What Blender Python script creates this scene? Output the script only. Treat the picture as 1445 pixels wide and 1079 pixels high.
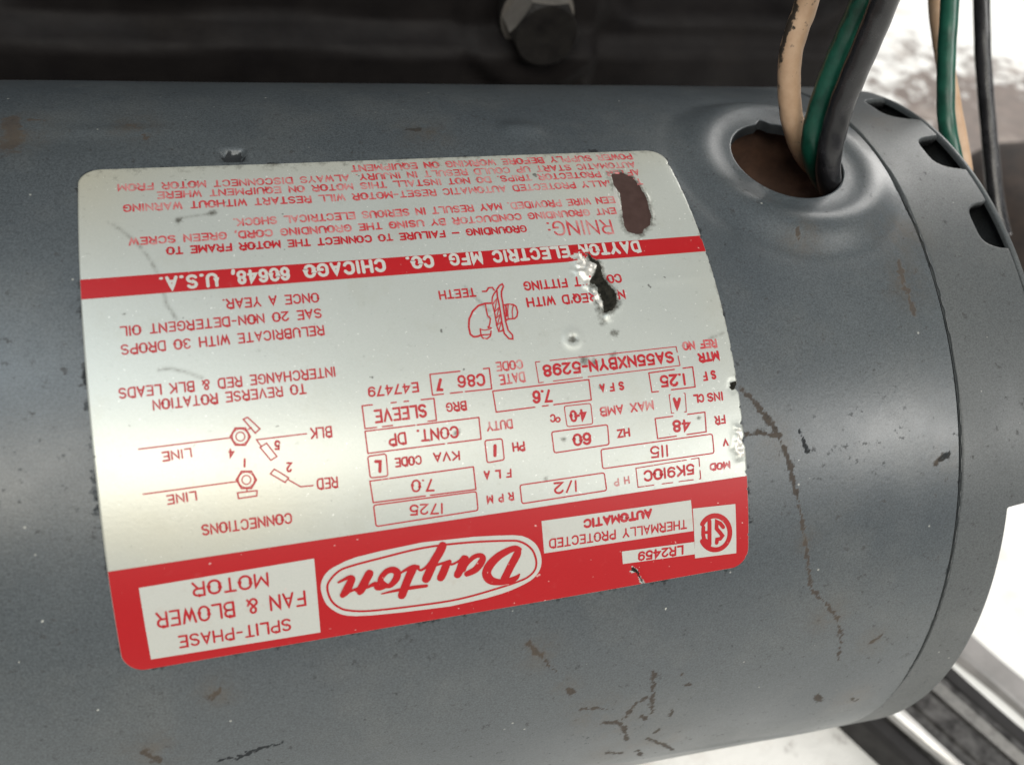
import bpy, math, random
import numpy as np
from mathutils import Vector, Matrix
random.seed(4); rng = np.random.RandomState(7)
SCN = bpy.context.scene; COL = SCN.collection
for o_ in list(bpy.data.objects): bpy.data.objects.remove(o_)

# ---------------------------------------------------------------- measured data (millimetres on the label / shell, metres in space)
TEXT=[('POWER SUPPLY BEFORE WORKING ON EQUIPMENT',39.023,34.387,-7.066,33.992,1.481,0.232,1,'faded'),('AUTOMATIC START UP COULD RESULT IN INJURY. ALWAYS DISCONNECT MOTOR FROM',38.77,32.278,-39.732,31.787,1.415,0.215,1,'faded'),('AFTER PROTECTOR TRIPS. DO NOT INSTALL THIS MOTOR ON EQUIPMENT WHERE',38.836,30.343,-34.586,29.961,1.364,0.216,1,'faded'),('THERMALLY PROTECTED AUTOMATIC RESET-MOTOR WILL RESTART WITHOUT WARNING',38.584,28.186,-39.085,27.789,1.362,0.212,1,'faded'),('EEN WIRE PROVIDED. MAY RESULT IN SERIOUS ELECTRICAL SHOCK.',32.677,24.609,-24.851,24.227,1.352,0.213,1,'faded'),('ENT GROUNDING CONDUCTOR BY USING THE GROUNDING CORD, GREEN SCREW',32.237,22.381,-38.567,21.946,1.271,0.216,1,'faded'),('RNING:',30.768,19.372,20.309,19.765,2.618,0.25,1,'faded'),('GROUNDING — FAILURE TO CONNECT THE MOTOR FRAME TO',17.12,20.008,-33.895,20.056,1.263,0.22,1,'red'),('DAYTON ELECTRIC MFG. CO.',34.225,15.442,-1.908,15.469,1.776,0.437,2,'white'),('CHICAGO',-4.858,15.428,-16.21,15.318,1.807,0.423,2,'white'),('60648,',-18.142,15.205,-25.859,15.109,1.808,0.403,2,'white'),('U.S.A.',-27.615,15.047,-35.115,15.018,1.818,0.414,2,'white'),('ONCE A YEAR.',-14.702,11.198,-27.401,11.359,1.412,0.186,1,'red'),('SAE 20 NON-DETERGENT OIL',-14.649,8.883,-40.379,8.789,1.354,0.18,1,'red'),('RELUBRICATE WITH 30 DROPS',-14.569,6.413,-40.459,6.279,1.372,0.179,1,'red'),('INTERCHANGE RED & BLK LEADS',-13.789,0.506,-41.162,0.615,1.363,0.178,1,'red'),('TO REVERSE ROTATION',-17.925,-1.348,-37.245,-1.342,1.35,0.177,1,'red'),('BLK',-15.234,-7.424,-18.102,-7.343,1.45,0.185,1,'red'),('5',-22.09,-8.394,-22.852,-8.297,1.246,0.208,1,'red'),('2',-20.881,-11.459,-21.646,-11.357,1.294,0.208,1,'red'),('RED',-15.203,-14.169,-18.027,-14.083,1.451,0.185,1,'red'),('LINE',-33.111,-7.922,-36.771,-8.021,1.215,0.171,1,'red'),('LINE',-33.1,-13.448,-36.797,-13.518,1.217,0.171,1,'red'),('4',-27.955,-8.729,-28.698,-8.632,1.231,0.177,1,'red'),('1',-26.773,-10.097,-26.949,-10.074,1.188,0.229,1,'red'),('CONNECTIONS',-21.648,-18.058,-33.054,-17.991,1.393,0.177,1,'red'),('MOD',42.197,-19.479,38.784,-19.449,1.098,0.23,1,'faded'),('5K910C',36.333,-19.331,28.255,-19.371,1.623,0.268,1,'red'),('H P',26.028,-19.534,23.605,-19.636,1.069,0.173,1,'faded'),('1/2',18.03,-19.355,14.516,-19.201,1.619,0.211,1,'red'),('R P M',8.649,-19.428,4.692,-19.446,1.155,0.203,1,'red'),('1725',-1.475,-19.721,-6.131,-19.325,1.465,0.196,1,'red'),('V',42.161,-16.105,41.193,-16.11,1.089,0.231,1,'red'),('115',32.508,-16.134,29.582,-16.026,1.707,0.222,1,'red'),('F L A',8.626,-16.205,4.621,-15.98,1.181,0.203,1,'red'),('7.0',-2.355,-16.354,-5.515,-16.08,1.64,0.195,1,'red'),('FR',42.078,-12.678,40.33,-12.689,1.303,0.231,1,'red'),('48',36.391,-12.864,33.497,-12.73,1.753,0.293,1,'red'),('HZ',26.849,-12.73,24.836,-12.737,1.217,0.218,1,'red'),('60',20.878,-12.836,18.091,-12.8,1.723,0.277,1,'red'),('PH',10.996,-12.685,9.101,-12.692,1.279,0.205,1,'red'),('1',6.645,-12.794,6.143,-12.729,1.681,0.354,1,'red'),('KVA',1.615,-12.813,-2.144,-12.645,1.254,0.197,1,'red'),('CODE',-3.725,-12.701,-7.418,-12.64,1.242,0.193,1,'red'),('L',-9.258,-12.897,-10.202,-12.771,1.61,0.292,1,'red'),('INS',42.189,-9.227,39.566,-9.181,1.305,0.231,1,'red'),('CL',39.103,-9.181,37.381,-9.141,1.247,0.229,1,'red'),('A',35.304,-9.595,34.019,-9.446,1.753,0.354,1,'red'),('MAX AMB',31.009,-9.241,22.606,-9.326,1.321,0.219,1,'faded'),('4·0',20.567,-9.432,18.069,-9.418,1.663,0.277,1,'red'),('C',15.891,-9.4,15.058,-9.299,1.134,0.188,1,'red'),('DUTY',9.562,-9.397,5.809,-9.377,1.274,0.183,1,'faded'),('CONT.',1.803,-9.574,-4.027,-9.435,1.637,0.236,1,'red'),('DP',-5.451,-9.499,-7.954,-9.522,1.619,0.231,1,'red'),('BRG',3.385,-6.071,0.452,-6.083,1.267,0.199,1,'red'),('SLEEVE',-2.237,-6.139,-9.442,-6.156,1.774,0.251,1,'red'),('S F',41.547,-5.937,39.354,-6.029,1.314,0.232,1,'red'),('1.25',36.625,-6.07,32.47,-6.001,1.766,0.294,1,'red'),('S F A',26.845,-5.951,23.108,-5.967,1.224,0.218,1,'red'),('7.6',15.92,-6.207,12.937,-6.057,1.798,0.293,1,'red'),('MTR',42.614,-3.131,39.143,-3.255,1.382,0.279,1,'red'),('REF NO',42.638,-1.272,37.012,-1.189,1.286,0.232,1,'faded'),('SA55NXBYN-5298',35.307,-2.592,15.017,-2.542,1.716,0.285,1,'red'),('DATE',12.312,-3.047,8.519,-3.157,1.402,0.186,1,'faded'),('CODE',12.276,-1.235,8.278,-1.227,1.313,0.186,1,'faded'),('C86',6.503,-2.812,2.55,-2.725,1.704,0.242,1,'red'),('7',0.499,-2.916,-0.435,-2.811,1.688,0.312,1,'red'),('E47479',-2.949,-2.806,-9.91,-2.764,1.356,0.193,1,'red'),('TEETH',7.272,10.048,1.882,10.018,1.367,0.206,1,'red'),("NEC REQ'D WITH",29.761,7.652,14.437,7.74,1.429,0.22,1,'red'),('CONDUIT FITTING',29.826,10.329,14.503,10.323,1.425,0.221,1,'red'),('MOTOR',-25.467,-25.789,-35.107,-25.624,1.939,0.23,3,'red'),('FAN & BLOWER',-21.011,-29.232,-39.941,-29.018,2.131,0.231,3,'red'),('SPLIT-PHASE',-23.287,-32.711,-37.645,-32.554,1.77,0.215,3,'red'),('AUTOMATIC',29.206,-24.928,18.486,-24.973,1.354,0.304,3,'red'),('THERMALLY PROTECTED',34.648,-27.45,13.194,-27.087,1.389,0.185,3,'red'),('LR2459',34.004,-31.363,26.661,-31.256,1.456,0.247,3,'red')]
BOX=[([(37.18,-17.836),(37.225,-20.942),(27.248,-20.823),(27.159,-18.023)],{'t':[(0.12,0.2)],'b':[(0.02,0.12),(0.35,0.45),(0.62,0.75)],'r':[(0.4,0.6)],'l':()},0.146),([(22.271,-18.015),(22.411,-20.612),(9.694,-20.695),(9.638,-18.052)],{'t':(),'b':(),'r':(),'l':()},0.188),([(3.346,-18.053),(3.346,-20.719),(-10.819,-20.871),(-10.876,-17.937)],{'t':(),'b':(),'r':(),'l':()},0.188),([(39.685,-14.586),(39.685,-17.443),(22.091,-17.414),(22.113,-14.648)],{'t':(),'b':(),'r':(),'l':()},0.188),([(3.292,-14.612),(3.324,-17.77),(-10.876,-17.578),(-11.021,-14.65)],{'t':(),'b':[(0.45,0.5)],'r':(),'l':()},0.188),([(38.907,-11.262),(38.755,-14.154),(30.983,-14.209),(30.946,-11.253)],{'t':[(0.35,0.65)],'b':[(0.4,0.62)],'r':(),'l':()},0.188),([(23.542,-11.243),(23.427,-14.099),(15.11,-14.23),(15.067,-11.248)],{'t':(),'b':(),'r':(),'l':()},0.188),([(7.799,-11.282),(7.771,-14.233),(5.299,-14.324),(5.303,-11.235)],{'t':(),'b':(),'r':(),'l':()},0.188),([(-8.46,-11.288),(-8.539,-14.295),(-10.918,-14.231),(-10.944,-11.32)],{'t':(),'b':(),'r':(),'l':()},0.188),([(36.161,-8.157),(35.978,-10.872),(33.6,-10.799),(33.623,-8.078)],{'t':[(0.08,0.92)],'b':[(0.12,0.85)],'r':(),'l':()},0.125),([(21.421,-7.916),(21.343,-10.873),(17.447,-10.804),(17.402,-7.855)],{'t':(),'b':(),'r':(),'l':()},0.146),([(4.874,-7.964),(4.807,-10.975),(-10.87,-10.927),(-10.901,-7.942)],{'t':[(0.55,0.57)],'b':[(0.3,0.33)],'r':(),'l':()},0.188),([(-1.048,-4.635),(-1.085,-7.65),(-10.86,-7.601),(-10.884,-4.506)],{'t':[(0.18,0.36),(0.42,0.53),(0.6,0.86)],'b':[(0.12,0.62),(0.76,0.84)],'r':(),'l':()},0.188),([(38.016,-4.427),(37.915,-7.403),(31.001,-7.402),(30.983,-4.561)],{'t':[(0.22,0.42)],'b':[(0.55,0.85)],'r':(),'l':()},0.188),([(21.667,-4.511),(21.576,-7.451),(7.422,-7.523),(7.343,-4.57)],{'t':(),'b':[(0.4,0.46),(0.52,0.6)],'r':(),'l':()},0.188),([(35.975,-1.137),(36.058,-4.003),(14.17,-4.152),(14.143,-1.156)],{'t':[(0.9,0.97)],'b':[(0.66,0.7),(0.9,0.97)],'r':[(0.3,0.5)],'l':()},0.135),([(7.318,-1.297),(7.237,-4.236),(-1.183,-4.165),(-1.151,-1.274)],{'t':[(0.1,0.5)],'b':[(0.45,0.5),(0.7,0.82)],'r':(),'l':()},0.188)]
DIAG=[([(-18.566,-7.308),(-24.988,-7.301),(-24.482,-8.271)],0,0.181),([(-24.665,-8.338),(-23.784,-7.907),(-22.673,-9.798),(-23.488,-10.19)],1,0.181),([(-18.488,-14.2),(-20.093,-14.138),(-21.528,-13.024)],0,0.181),([(-23.746,-11.925),(-23.181,-11.389),(-21.498,-12.754),(-22.002,-13.301)],1,0.181),([(-25.74,-6.799),(-26.47,-7.803),(-27.687,-7.647),(-28.178,-6.494),(-27.455,-5.49),(-26.235,-5.64)],1,0.255),([(-25.977,-6.769),(-26.073,-7.098),(-26.276,-7.371),(-26.562,-7.556),(-26.896,-7.632),(-27.237,-7.588),(-27.545,-7.431),(-27.783,-7.18),(-27.921,-6.865),(-27.944,-6.523),(-27.849,-6.196),(-27.647,-5.922),(-27.362,-5.736),(-27.029,-5.659),(-26.687,-5.701),(-26.378,-5.858),(-26.139,-6.109),(-25.999,-6.426)],1,0.096),([(-26.406,-6.716),(-26.479,-6.945),(-26.637,-7.123),(-26.85,-7.218),(-27.083,-7.214),(-27.294,-7.112),(-27.448,-6.93),(-27.519,-6.698),(-27.493,-6.458),(-27.375,-6.25),(-27.186,-6.11),(-26.958,-6.063),(-26.731,-6.116),(-26.543,-6.262),(-26.428,-6.474)],1,0.16),([(-25.6,-12.466),(-26.331,-13.462),(-27.549,-13.292),(-28.037,-12.132),(-27.312,-11.139),(-26.093,-11.303)],1,0.255),([(-25.837,-12.433),(-25.933,-12.76),(-26.137,-13.032),(-26.423,-13.214),(-26.757,-13.286),(-27.099,-13.238),(-27.406,-13.078),(-27.643,-12.823),(-27.781,-12.506),(-27.803,-12.164),(-27.707,-11.838),(-27.505,-11.568),(-27.22,-11.385),(-26.886,-11.312),(-26.545,-11.358),(-26.236,-11.518),(-25.998,-11.772),(-25.859,-12.09)],1,0.096),([(-26.265,-12.375),(-26.34,-12.603),(-26.497,-12.779),(-26.711,-12.872),(-26.943,-12.865),(-27.155,-12.761),(-27.308,-12.576),(-27.378,-12.344),(-27.351,-12.104),(-27.234,-11.897),(-27.044,-11.76),(-26.817,-11.716),(-26.589,-11.772),(-26.402,-11.92),(-26.288,-12.133)],1,0.16),([(-26.357,-4.457),(-25.79,-4.253),(-24.401,-5.945),(-25.046,-6.433)],1,0.181),([(-25.463,-5.656),(-25.853,-5.834)],0,0.181),([(-28.093,-13.814),(-25.646,-13.864),(-25.766,-14.551),(-28.068,-14.563)],1,0.181),([(-26.89,-13.509),(-26.903,-13.823)],0,0.181),([(-28.216,-6.646),(-39.423,-6.689)],0,0.181),([(-28.083,-12.351),(-39.466,-12.389)],0,0.181),([(16.542,-9.681),(16.443,-9.864),(16.244,-9.944),(16.038,-9.883),(15.921,-9.709),(15.949,-9.505),(16.107,-9.365),(16.323,-9.355),(16.495,-9.48)],1,0.234)]
FIT=[([(9.552,8.096),(8.34,8.173),(7.247,7.909),(6.304,7.152),(5.592,6.023),(5.339,4.864),(5.392,3.804),(5.782,3.392),(6.353,3.381),(6.895,3.536)],0,0.277),([(8.329,8.113),(8.305,7.203),(8.329,6.297),(8.678,5.843),(8.475,5.148),(8.149,4.469)],0,0.202),([(8.082,4.617),(8.547,4.429)],0,0.202),([(9.36,8.323),(9.552,9.044),(9.956,9.628),(10.385,10.026)],0,0.202),([(9.36,8.323),(9.434,6.491),(9.406,4.7),(9.54,3.8),(10.132,3.859),(10.294,4.316)],0,0.202),([(6.934,4.448),(6.895,3.536),(8.305,3.488),(8.433,3.969)],0,0.202),([(6.928,4.413),(7.521,4.177),(8.369,4.27)],0,0.149),([(6.886,3.479),(7.101,3.049),(7.654,2.911),(8.192,3.23),(8.351,3.624)],0,0.202),([(10.408,10.15),(10.934,10.732),(11.39,10.945),(11.492,10.556),(11.045,9.779),(10.904,9.044),(10.905,8.118),(10.835,6.478),(10.808,5.039),(10.945,3.837),(11.454,3.078),(11.388,2.498),(10.848,2.611),(10.29,3.43),(10.234,5.095),(10.32,7.499),(10.302,9.099)],1,0.234),([(9.488,8.066),(10.141,8.743),(9.477,6.729),(10.251,7.444),(9.536,5.76),(10.227,6.355),(9.464,4.694),(10.208,5.277),(9.55,3.858)],0,0.149),([(8.274,10.03),(8.853,10.003),(9.241,10.506),(9.831,10.516),(10.003,10.061)],0,0.234),([(11.052,7.65),(11.658,7.74),(12.4,7.61),(12.75,7.27),(12.823,6.41),(12.585,5.767),(12.179,5.481),(11.242,5.499),(10.918,5.327),(10.865,5.872)],0,0.213),([(11.647,7.68),(11.387,6.668),(11.249,5.535)],0,0.149),([(12.394,7.573),(12.034,6.606),(11.946,5.624)],0,0.17),([(11.265,7.532),(11.071,5.973)],0,0.255)]
PANEL=[[(-41.405,-23.951),(-19.394,-23.932),(-19.586,-34.701),(-41.288,-34.472)],[(12.324,-23.585),(35.428,-23.722),(35.648,-28.691),(12.408,-28.513)],[(35.675,-25.241),(42.626,-25.339),(42.726,-33.403),(35.887,-33.301)],[(24.202,-30.048),(35.746,-30.247),(35.881,-32.416),(24.326,-32.181)]]
LOGO=[(-18.947,-28.363),(-18.581,-26.935),(-17.61,-25.87),(-16.179,-25.277),(-14.284,-24.71),(-10.529,-24.343),(-4.819,-24.027),(1.458,-24.272),(7.116,-24.856),(9.351,-25.307),(11.048,-26.547),(11.846,-28.229),(11.884,-30.077),(11.051,-31.536),(9.475,-32.474),(5.873,-33.458),(-0.414,-34.073),(-6.522,-33.876),(-12.941,-33.411),(-15.941,-32.814),(-17.478,-31.817),(-18.506,-30.466)]
LOGORING=[(-18.093,-28.514),(-17.763,-27.448),(-16.507,-26.302),(-14.848,-25.793),(-10.144,-25.265),(-4.646,-24.796),(1.4,-25.012),(7.061,-25.633),(9.045,-26.1),(10.54,-27.368),(11.12,-28.894),(11.082,-30.206),(10.425,-31.159),(8.99,-31.848),(5.409,-32.507),(-0.367,-33.186),(-6.472,-33.106),(-12.651,-32.722),(-15.646,-32.082),(-16.966,-31.264),(-17.782,-30.087)]
SCRIPT=[[(8.707,-27.225,0.658),(8.406,-27.908,0.988),(7.405,-29.485,0.988),(6.69,-30.721,0.988),(6.341,-31.208,0.922)],[(8.84,-27.181,0.527),(8.206,-26.919,0.724),(7.156,-27.106,0.856),(5.695,-27.728,0.988),(4.474,-28.723,1.119),(3.902,-29.699,1.119),(3.984,-30.525,1.119),(4.59,-31.244,0.988),(5.865,-31.646,0.79),(7.168,-31.627,0.79),(8.094,-31.376,0.658),(8.573,-30.937,0.263)],[(1.099,-29.555,0.724),(2.271,-29.153,0.856),(3.087,-28.358,0.922),(3.455,-27.624,0.79),(3.104,-27.144,0.593),(2.14,-27.275,0.593),(1.064,-28.151,0.527),(0.635,-28.875,0.593)],[(0.997,-27.284,0.79),(0.51,-27.927,0.988),(0.134,-28.79,0.988),(-0.222,-29.395,0.988)],[(0.756,-27.113,0.658),(0.1,-27.464,0.329),(-0.933,-27.817,0.29),(-1.287,-27.495,0.395)],[(-1.278,-27.366,0.527),(-1.749,-27.812,0.922),(-2.186,-28.661,0.988),(-2.618,-29.449,0.988)],[(-1.278,-27.366,0.527),(-2.159,-27.416,0.329),(-3.042,-27.53,0.329)],[(-2.093,-24.965,1.053),(-2.6,-25.849,1.053),(-3.366,-26.889,1.053),(-3.946,-27.967,1.053),(-4.666,-29.294,1.053)],[(-2.353,-25.245,0.79),(-3.202,-26.527,0.922),(-4.396,-27.499,0.395),(-5.297,-27.935,0.29),(-5.648,-27.68,0.29)],[(-5.749,-27.402,0.527),(-6.378,-27.556,0.988),(-7.087,-28.744,0.988),(-7.673,-29.964,0.988),(-8.192,-31.142,0.988)],[(-5.755,-27.466,0.527),(-6.6,-27.259,0.461),(-8.121,-27.847,0.263)],[(-4.73,-30.35,0.395),(-6.709,-30.267,0.474),(-8.804,-30.296,0.369),(-10.954,-30.444,0.158)],[(-10.199,-29.387,0.593),(-10.875,-28.743,0.724),(-10.821,-28.1,0.658),(-10.028,-27.328,0.724),(-9.167,-27.216,0.79),(-8.598,-27.701,0.856),(-8.792,-28.581,0.856),(-9.587,-29.362,0.658),(-10.204,-29.451,0.527)],[(-10.689,-29.432,0.724),(-11.347,-29.316,0.922),(-11.732,-28.855,0.593),(-12.847,-29.183,0.29)],[(-12.378,-27.252,0.988),(-12.865,-28.008,0.988),(-13.358,-28.832,1.053),(-13.839,-29.532,0.922),(-14.07,-29.425,0.527),(-14.525,-29.148,0.329)],[(-13.31,-28.971,0.79),(-14.16,-29.082,0.329),(-15.26,-29.345,0.329),(-15.882,-29.627,0.527)],[(-16.122,-29.649,0.724),(-15.595,-29.09,0.988),(-15.103,-28.267,0.922),(-14.74,-27.555,0.79),(-15.075,-27.305,0.527),(-15.684,-27.457,0.369),(-16.542,-27.758,0.263)]]
CSA=[[(37.157,-27.797,0.711),(37.45,-27.437,0.711),(37.806,-27.154,0.711),(38.214,-26.959,0.711),(38.656,-26.857,0.711),(39.118,-26.853,0.711),(39.582,-26.947,0.711),(40.032,-27.136,0.711),(40.45,-27.414,0.711),(40.823,-27.77,0.711),(41.136,-28.193,0.711),(41.378,-28.667,0.711),(41.542,-29.176,0.711),(41.619,-29.7,0.711),(41.608,-30.221,0.711),(41.509,-30.718,0.711),(41.324,-31.173,0.711),(41.061,-31.568,0.711),(40.728,-31.887,0.711),(40.337,-32.119,0.711),(39.904,-32.253,0.711),(39.443,-32.285,0.711),(38.972,-32.214,0.711),(38.509,-32.043,0.711),(38.071,-31.778,0.711),(37.675,-31.431,0.711),(37.337,-31.015,0.711),(37.068,-30.546,0.711)],[(38.293,-27.593,0.592),(38.257,-29.407,0.592),(38.245,-31.252,0.592)],[(37.27,-28.398,0.569),(37.216,-29.472,0.569),(37.36,-30.298,0.569),(38.008,-30.981,0.569)],[(37.432,-29.22,0.427),(38.259,-29.293,0.427)],[(40.524,-28.846,0.545),(40.058,-28.204,0.545),(39.472,-27.83,0.545),(39.427,-28.904,0.545),(40.037,-29.687,0.545),(40.391,-30.205,0.545),(40.031,-30.611,0.545),(39.495,-30.64,0.545),(39.434,-31.154,0.545)]]
TORN=[(33.765,30.105),(35.923,30.442),(37.126,29.274),(37.815,27.268),(38.078,24.662),(37.903,22.749),(37.732,21.166),(36.995,19.162),(35.691,18.507),(35.259,17.797),(34.117,17.639),(32.975,18.219),(32.723,19.232),(33.067,21.505),(33.567,23.868),(33.947,25.788),(33.501,27.55)]
SOOT=[(25.569,15.187),(26.086,14.02),(26.884,13.08),(26.955,11.125),(27.495,9.551),(28.312,8.348),(28.252,6.499),(26.864,5.171),(25.938,5.078),(25.932,6.714),(25.545,8.225),(25.262,9.372),(24.72,10.175),(25.969,11.596),(26.427,12.725),(25.49,13.395)]
FOIL=[[(23.397,14.561),(24.799,15.048),(25.339,13.526),(26.408,12.649),(24.763,10.361),(24.212,9.541),(23.257,10.115),(23.201,12.221)],[(24.711,9.346),(25.35,8.169),(25.861,6.721),(25.973,5.075),(26.417,4.78),(25.459,6.211),(24.849,7.549)],[(43.85,-13.921),(44.35,-14.5),(44.535,-17.292),(44.571,-18.512),(43.537,-18.55),(43.013,-17.269)],[(33.413,27.715),(33.634,26.134),(33.502,24.181),(33.253,22.595),(32.502,22.078),(32.493,24.399)]]
NICK=[[(43.732,-7.156),(44.857,-7.281),(44.738,-7.965),(43.844,-8.733),(43.368,-8.159)],[(25.764,-32.631),(26.457,-33.105),(27.038,-34.163),(27.753,-35.92),(27.518,-35.927),(26.805,-34.726),(26.338,-33.801),(25.643,-33.322)]]
GRIME=[(23.251,-5.755,0.45),(21.551,-1.609,0.9),(22.87,-2.169,0.8),(20.306,1.698,0.9),(13.502,-17.677,0.5),(1.582,-9.743,0.6),(26.729,1.916,0.8),(26.008,-1.233,0.6),(16.707,-12.534,0.5),(1.156,-30.622,0.6),(1.939,-31.194,0.5),(-31.942,25.078,0.5),(-27.456,26.159,0.8),(-17.704,36.136,1.2),(8.541,6.078,0.35),(-38.821,-35.32,1.0),(-39.979,-35.403,0.8),(-39.659,11.149,0.3),(12.326,-32.136,0.5),(-25.579,39.211,1.0),(37.763,-12.031,0.4)]
HAIR=[[(-40.424,25.097),(-37.417,21.619),(-35.795,18.402),(-34.832,15.26),(-34.436,12.075),(-33.29,9.724)],[(-16.499,-29.836),(-12.503,-27.934),(-8.466,-26.041),(-3.406,-24.307),(1.614,-24.075)],[(-36.023,3.186),(-34.717,3.233),(-32.856,2.555),(-30.925,1.582)],[(44.061,0.191),(41.558,-0.446)],[(-32.197,25.478),(-28.896,25.874),(-26.963,26.385)],[(5.787,11.069),(7.858,8.1),(8.693,6.929)],[(-0.612,-26.819),(1.758,-24.817)]]
RUST=[([(45.59,-6.74),(47.35,-8.69),(49.19,-11.51),(51.1,-14.35),(52.57,-18.26),(53.69,-22.75),(55.16,-27.98),(56.55,-34.66),(57.92,-40.17)],0.26),([(57.92,-40.17),(60.98,-43.06),(63.61,-46.32),(65.55,-50.45),(66.66,-56.55)],0.27),([(45.23,-13.52),(48.41,-13.58),(51.09,-14.46),(52.61,-17.18),(53.47,-20.75)],0.24),([(46.95,-8.12),(49.78,-11.56),(51.32,-14.69)],0.3),([(11.29,-42.03),(12.81,-44.24),(13.3,-45.13)],0.5),([(14.24,-46.12),(16.1,-48.73)],0.25),([(18.42,-52.85),(18.96,-53.61)],0.55),([(32.39,-52.13),(32.86,-55.0),(34.13,-62.77)],0.42),([(21.18,-58.24),(23.59,-58.51),(25.52,-59.39)],0.35),([(25.86,-63.47),(28.12,-63.73),(29.77,-65.8),(31.69,-71.56)],0.42),([(29.29,-63.45),(30.43,-59.76),(31.99,-58.3)],0.4),([(32.37,-63.3),(33.55,-64.75)],0.4),([(35.77,-72.34),(39.61,-76.62),(43.32,-81.93)],0.4),([(37.48,-53.55),(37.67,-53.92)],0.4),([(39.03,-56.44),(39.33,-56.69)],0.35),([(37.92,-62.82),(38.04,-65.47)],0.3),([(29.21,-75.75),(31.85,-77.44)],0.45),([(35.12,-77.27),(37.06,-81.7)],0.35),([(36.84,-68.92),(36.57,-70.4)],0.3),([(-31.96,-42.32),(-32.99,-43.7)],0.45),([(-42.46,-51.76),(-41.3,-53.55)],0.6),([(72.22,-53.38),(73.87,-52.05)],0.35),([(73.85,-69.06),(75.24,-70.58)],0.35),([(65.82,-66.1),(67.19,-68.21)],0.5),([(-56.3,47.78),(-55.28,43.4),(-55.88,40.52)],1.6),([(-53.98,48.25),(-51.52,47.76)],0.4),([(-39.61,45.83),(-38.87,44.92)],0.5),([(-37.51,42.79),(-37.19,41.98)],0.4),([(60.48,18.06),(60.45,16.04)],0.3),([(80.16,-19.73),(78.83,-21.32)],0.4),([(77.8,12.01),(77.5,8.2),(78.09,3.3)],0.5)]
SCUFF=[([(-33.08,-55.84),(-30.2,-56.0),(-28.18,-54.94),(-24.24,-54.42)],0.28),([(79.49,-20.58),(81.5,-19.85)],0.35),([(1.94,44.35),(3.89,44.33)],0.5),([(31.19,37.59),(31.99,37.38)],0.5),([(54.78,-13.59),(56.0,-17.49)],0.25),([(-42.94,33.58),(-42.46,33.11)],0.3)]
CHIP=[(32.74,-39.64,0.35),(20.68,-48.22,0.3),(8.8,-36.53,0.25),(11.13,-36.65,0.2),(14.42,-41.56,0.25),(-29.08,35.99,0.2),(-47.42,-42.57,0.35),(-51.21,-31.88,0.25),(93.06,29.4,0.2),(61.64,-25.28,0.2),(-39.14,-48.93,0.25),(-51.93,-28.94,0.2),(-55.24,-33.53,0.25),(54.26,-18.42,0.2),(47.01,-65.52,0.2),(-1.47,-42.29,0.3)]
SMUDGE=[(23.8,-59.87,4.5),(30.44,-66.01,4.5),(38.28,-74.32,4.5),(13.01,-44.02,3.2),(18.15,-52.47,2.5),(-32.17,-42.64,2.6),(-41.65,-52.56,4),(-55.41,44.43,5),(50.71,-14.85,3),(62.25,-46.09,3.2),(56.21,-31.01,2.2),(72.22,-53.38,3),(73.85,-69.06,4),(78.16,8.17,4),(61.3,16.67,3.5),(80.16,-20.3,3),(30.99,-76.63,5),(-39.09,45.37,4),(4.53,42.74,4),(90.11,47.21,4),(80.02,17.3,5)]
HOLE=(65.6,34.4,9.9)
W_BEIGE=[(0.0595,0.0095,0.2146),(0.0625,0.0078,0.2012),(0.0641,0.0068,0.1895),(0.0639,0.0062,0.1854),(0.0638,0.0053,0.1813),(0.0644,0.0039,0.1774),(0.0654,0.0022,0.1735),(0.0669,0.001,0.1702),(0.0709,0.0008,0.1649),(0.0772,0.0036,0.1595)]
W_GREEN=[(0.0646,-0.0058,0.2171),(0.0672,-0.0029,0.2053),(0.0684,-0.001,0.1936),(0.0688,-0.0004,0.1886),(0.0684,-0.0009,0.1835),(0.068,-0.0018,0.179),(0.0677,-0.0029,0.1748),(0.0679,-0.0039,0.1714),(0.0695,-0.0043,0.1675),(0.0741,-0.0038,0.1621),(0.0805,-0.001,0.157)]
W_BLACK=[(0.0625,-0.0112,0.2158),(0.0656,-0.0084,0.2048),(0.0673,-0.0068,0.1966),(0.068,-0.0063,0.1906),(0.0684,-0.006,0.1843),(0.0684,-0.0064,0.179),(0.0686,-0.0072,0.1747),(0.069,-0.0081,0.1707),(0.0713,-0.0078,0.1657),(0.0768,-0.0053,0.1592)]
B_BEIGE=[(0.1098,0.05,0.1954),(0.1147,0.0378,0.1752),(0.1164,0.0332,0.1691),(0.1182,0.0282,0.1632),(0.12,0.0228,0.1573),(0.1217,0.0171,0.1515),(0.1228,0.011,0.1452)]
B_GREEN=[(0.105,0.0382,0.1996),(0.1085,0.0274,0.1803),(0.1091,0.0237,0.1743),(0.1098,0.0197,0.1683),(0.1105,0.0155,0.1627),(0.1116,0.0117,0.1586),(0.1144,0.008,0.1531)]
B_BLACK=[(0.1439,0.0793,0.1863),(0.15,0.0644,0.1627),(0.1519,0.0575,0.1529),(0.1539,0.0497,0.1433),(0.1556,0.0422,0.1347),(0.157,0.0341,0.1263),(0.1586,0.0271,0.1203)]
CAM=([-0.02356,-0.12186,0.2527],[[0.9641,-0.22239,0.14512],[-0.07243,-0.74599,-0.662],[0.25548,0.62773,-0.73532]],1335.1922)
LAB=(89.57448,71.60386,0.03758,[16.57393,13.69609,-21.53877],83.64568)

R = 0.071; HZ = 0.095; DEL = math.radians(60)
LW, LH, LAL, (BAND1, BAND0, HEAD), SEAM = LAB

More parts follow.
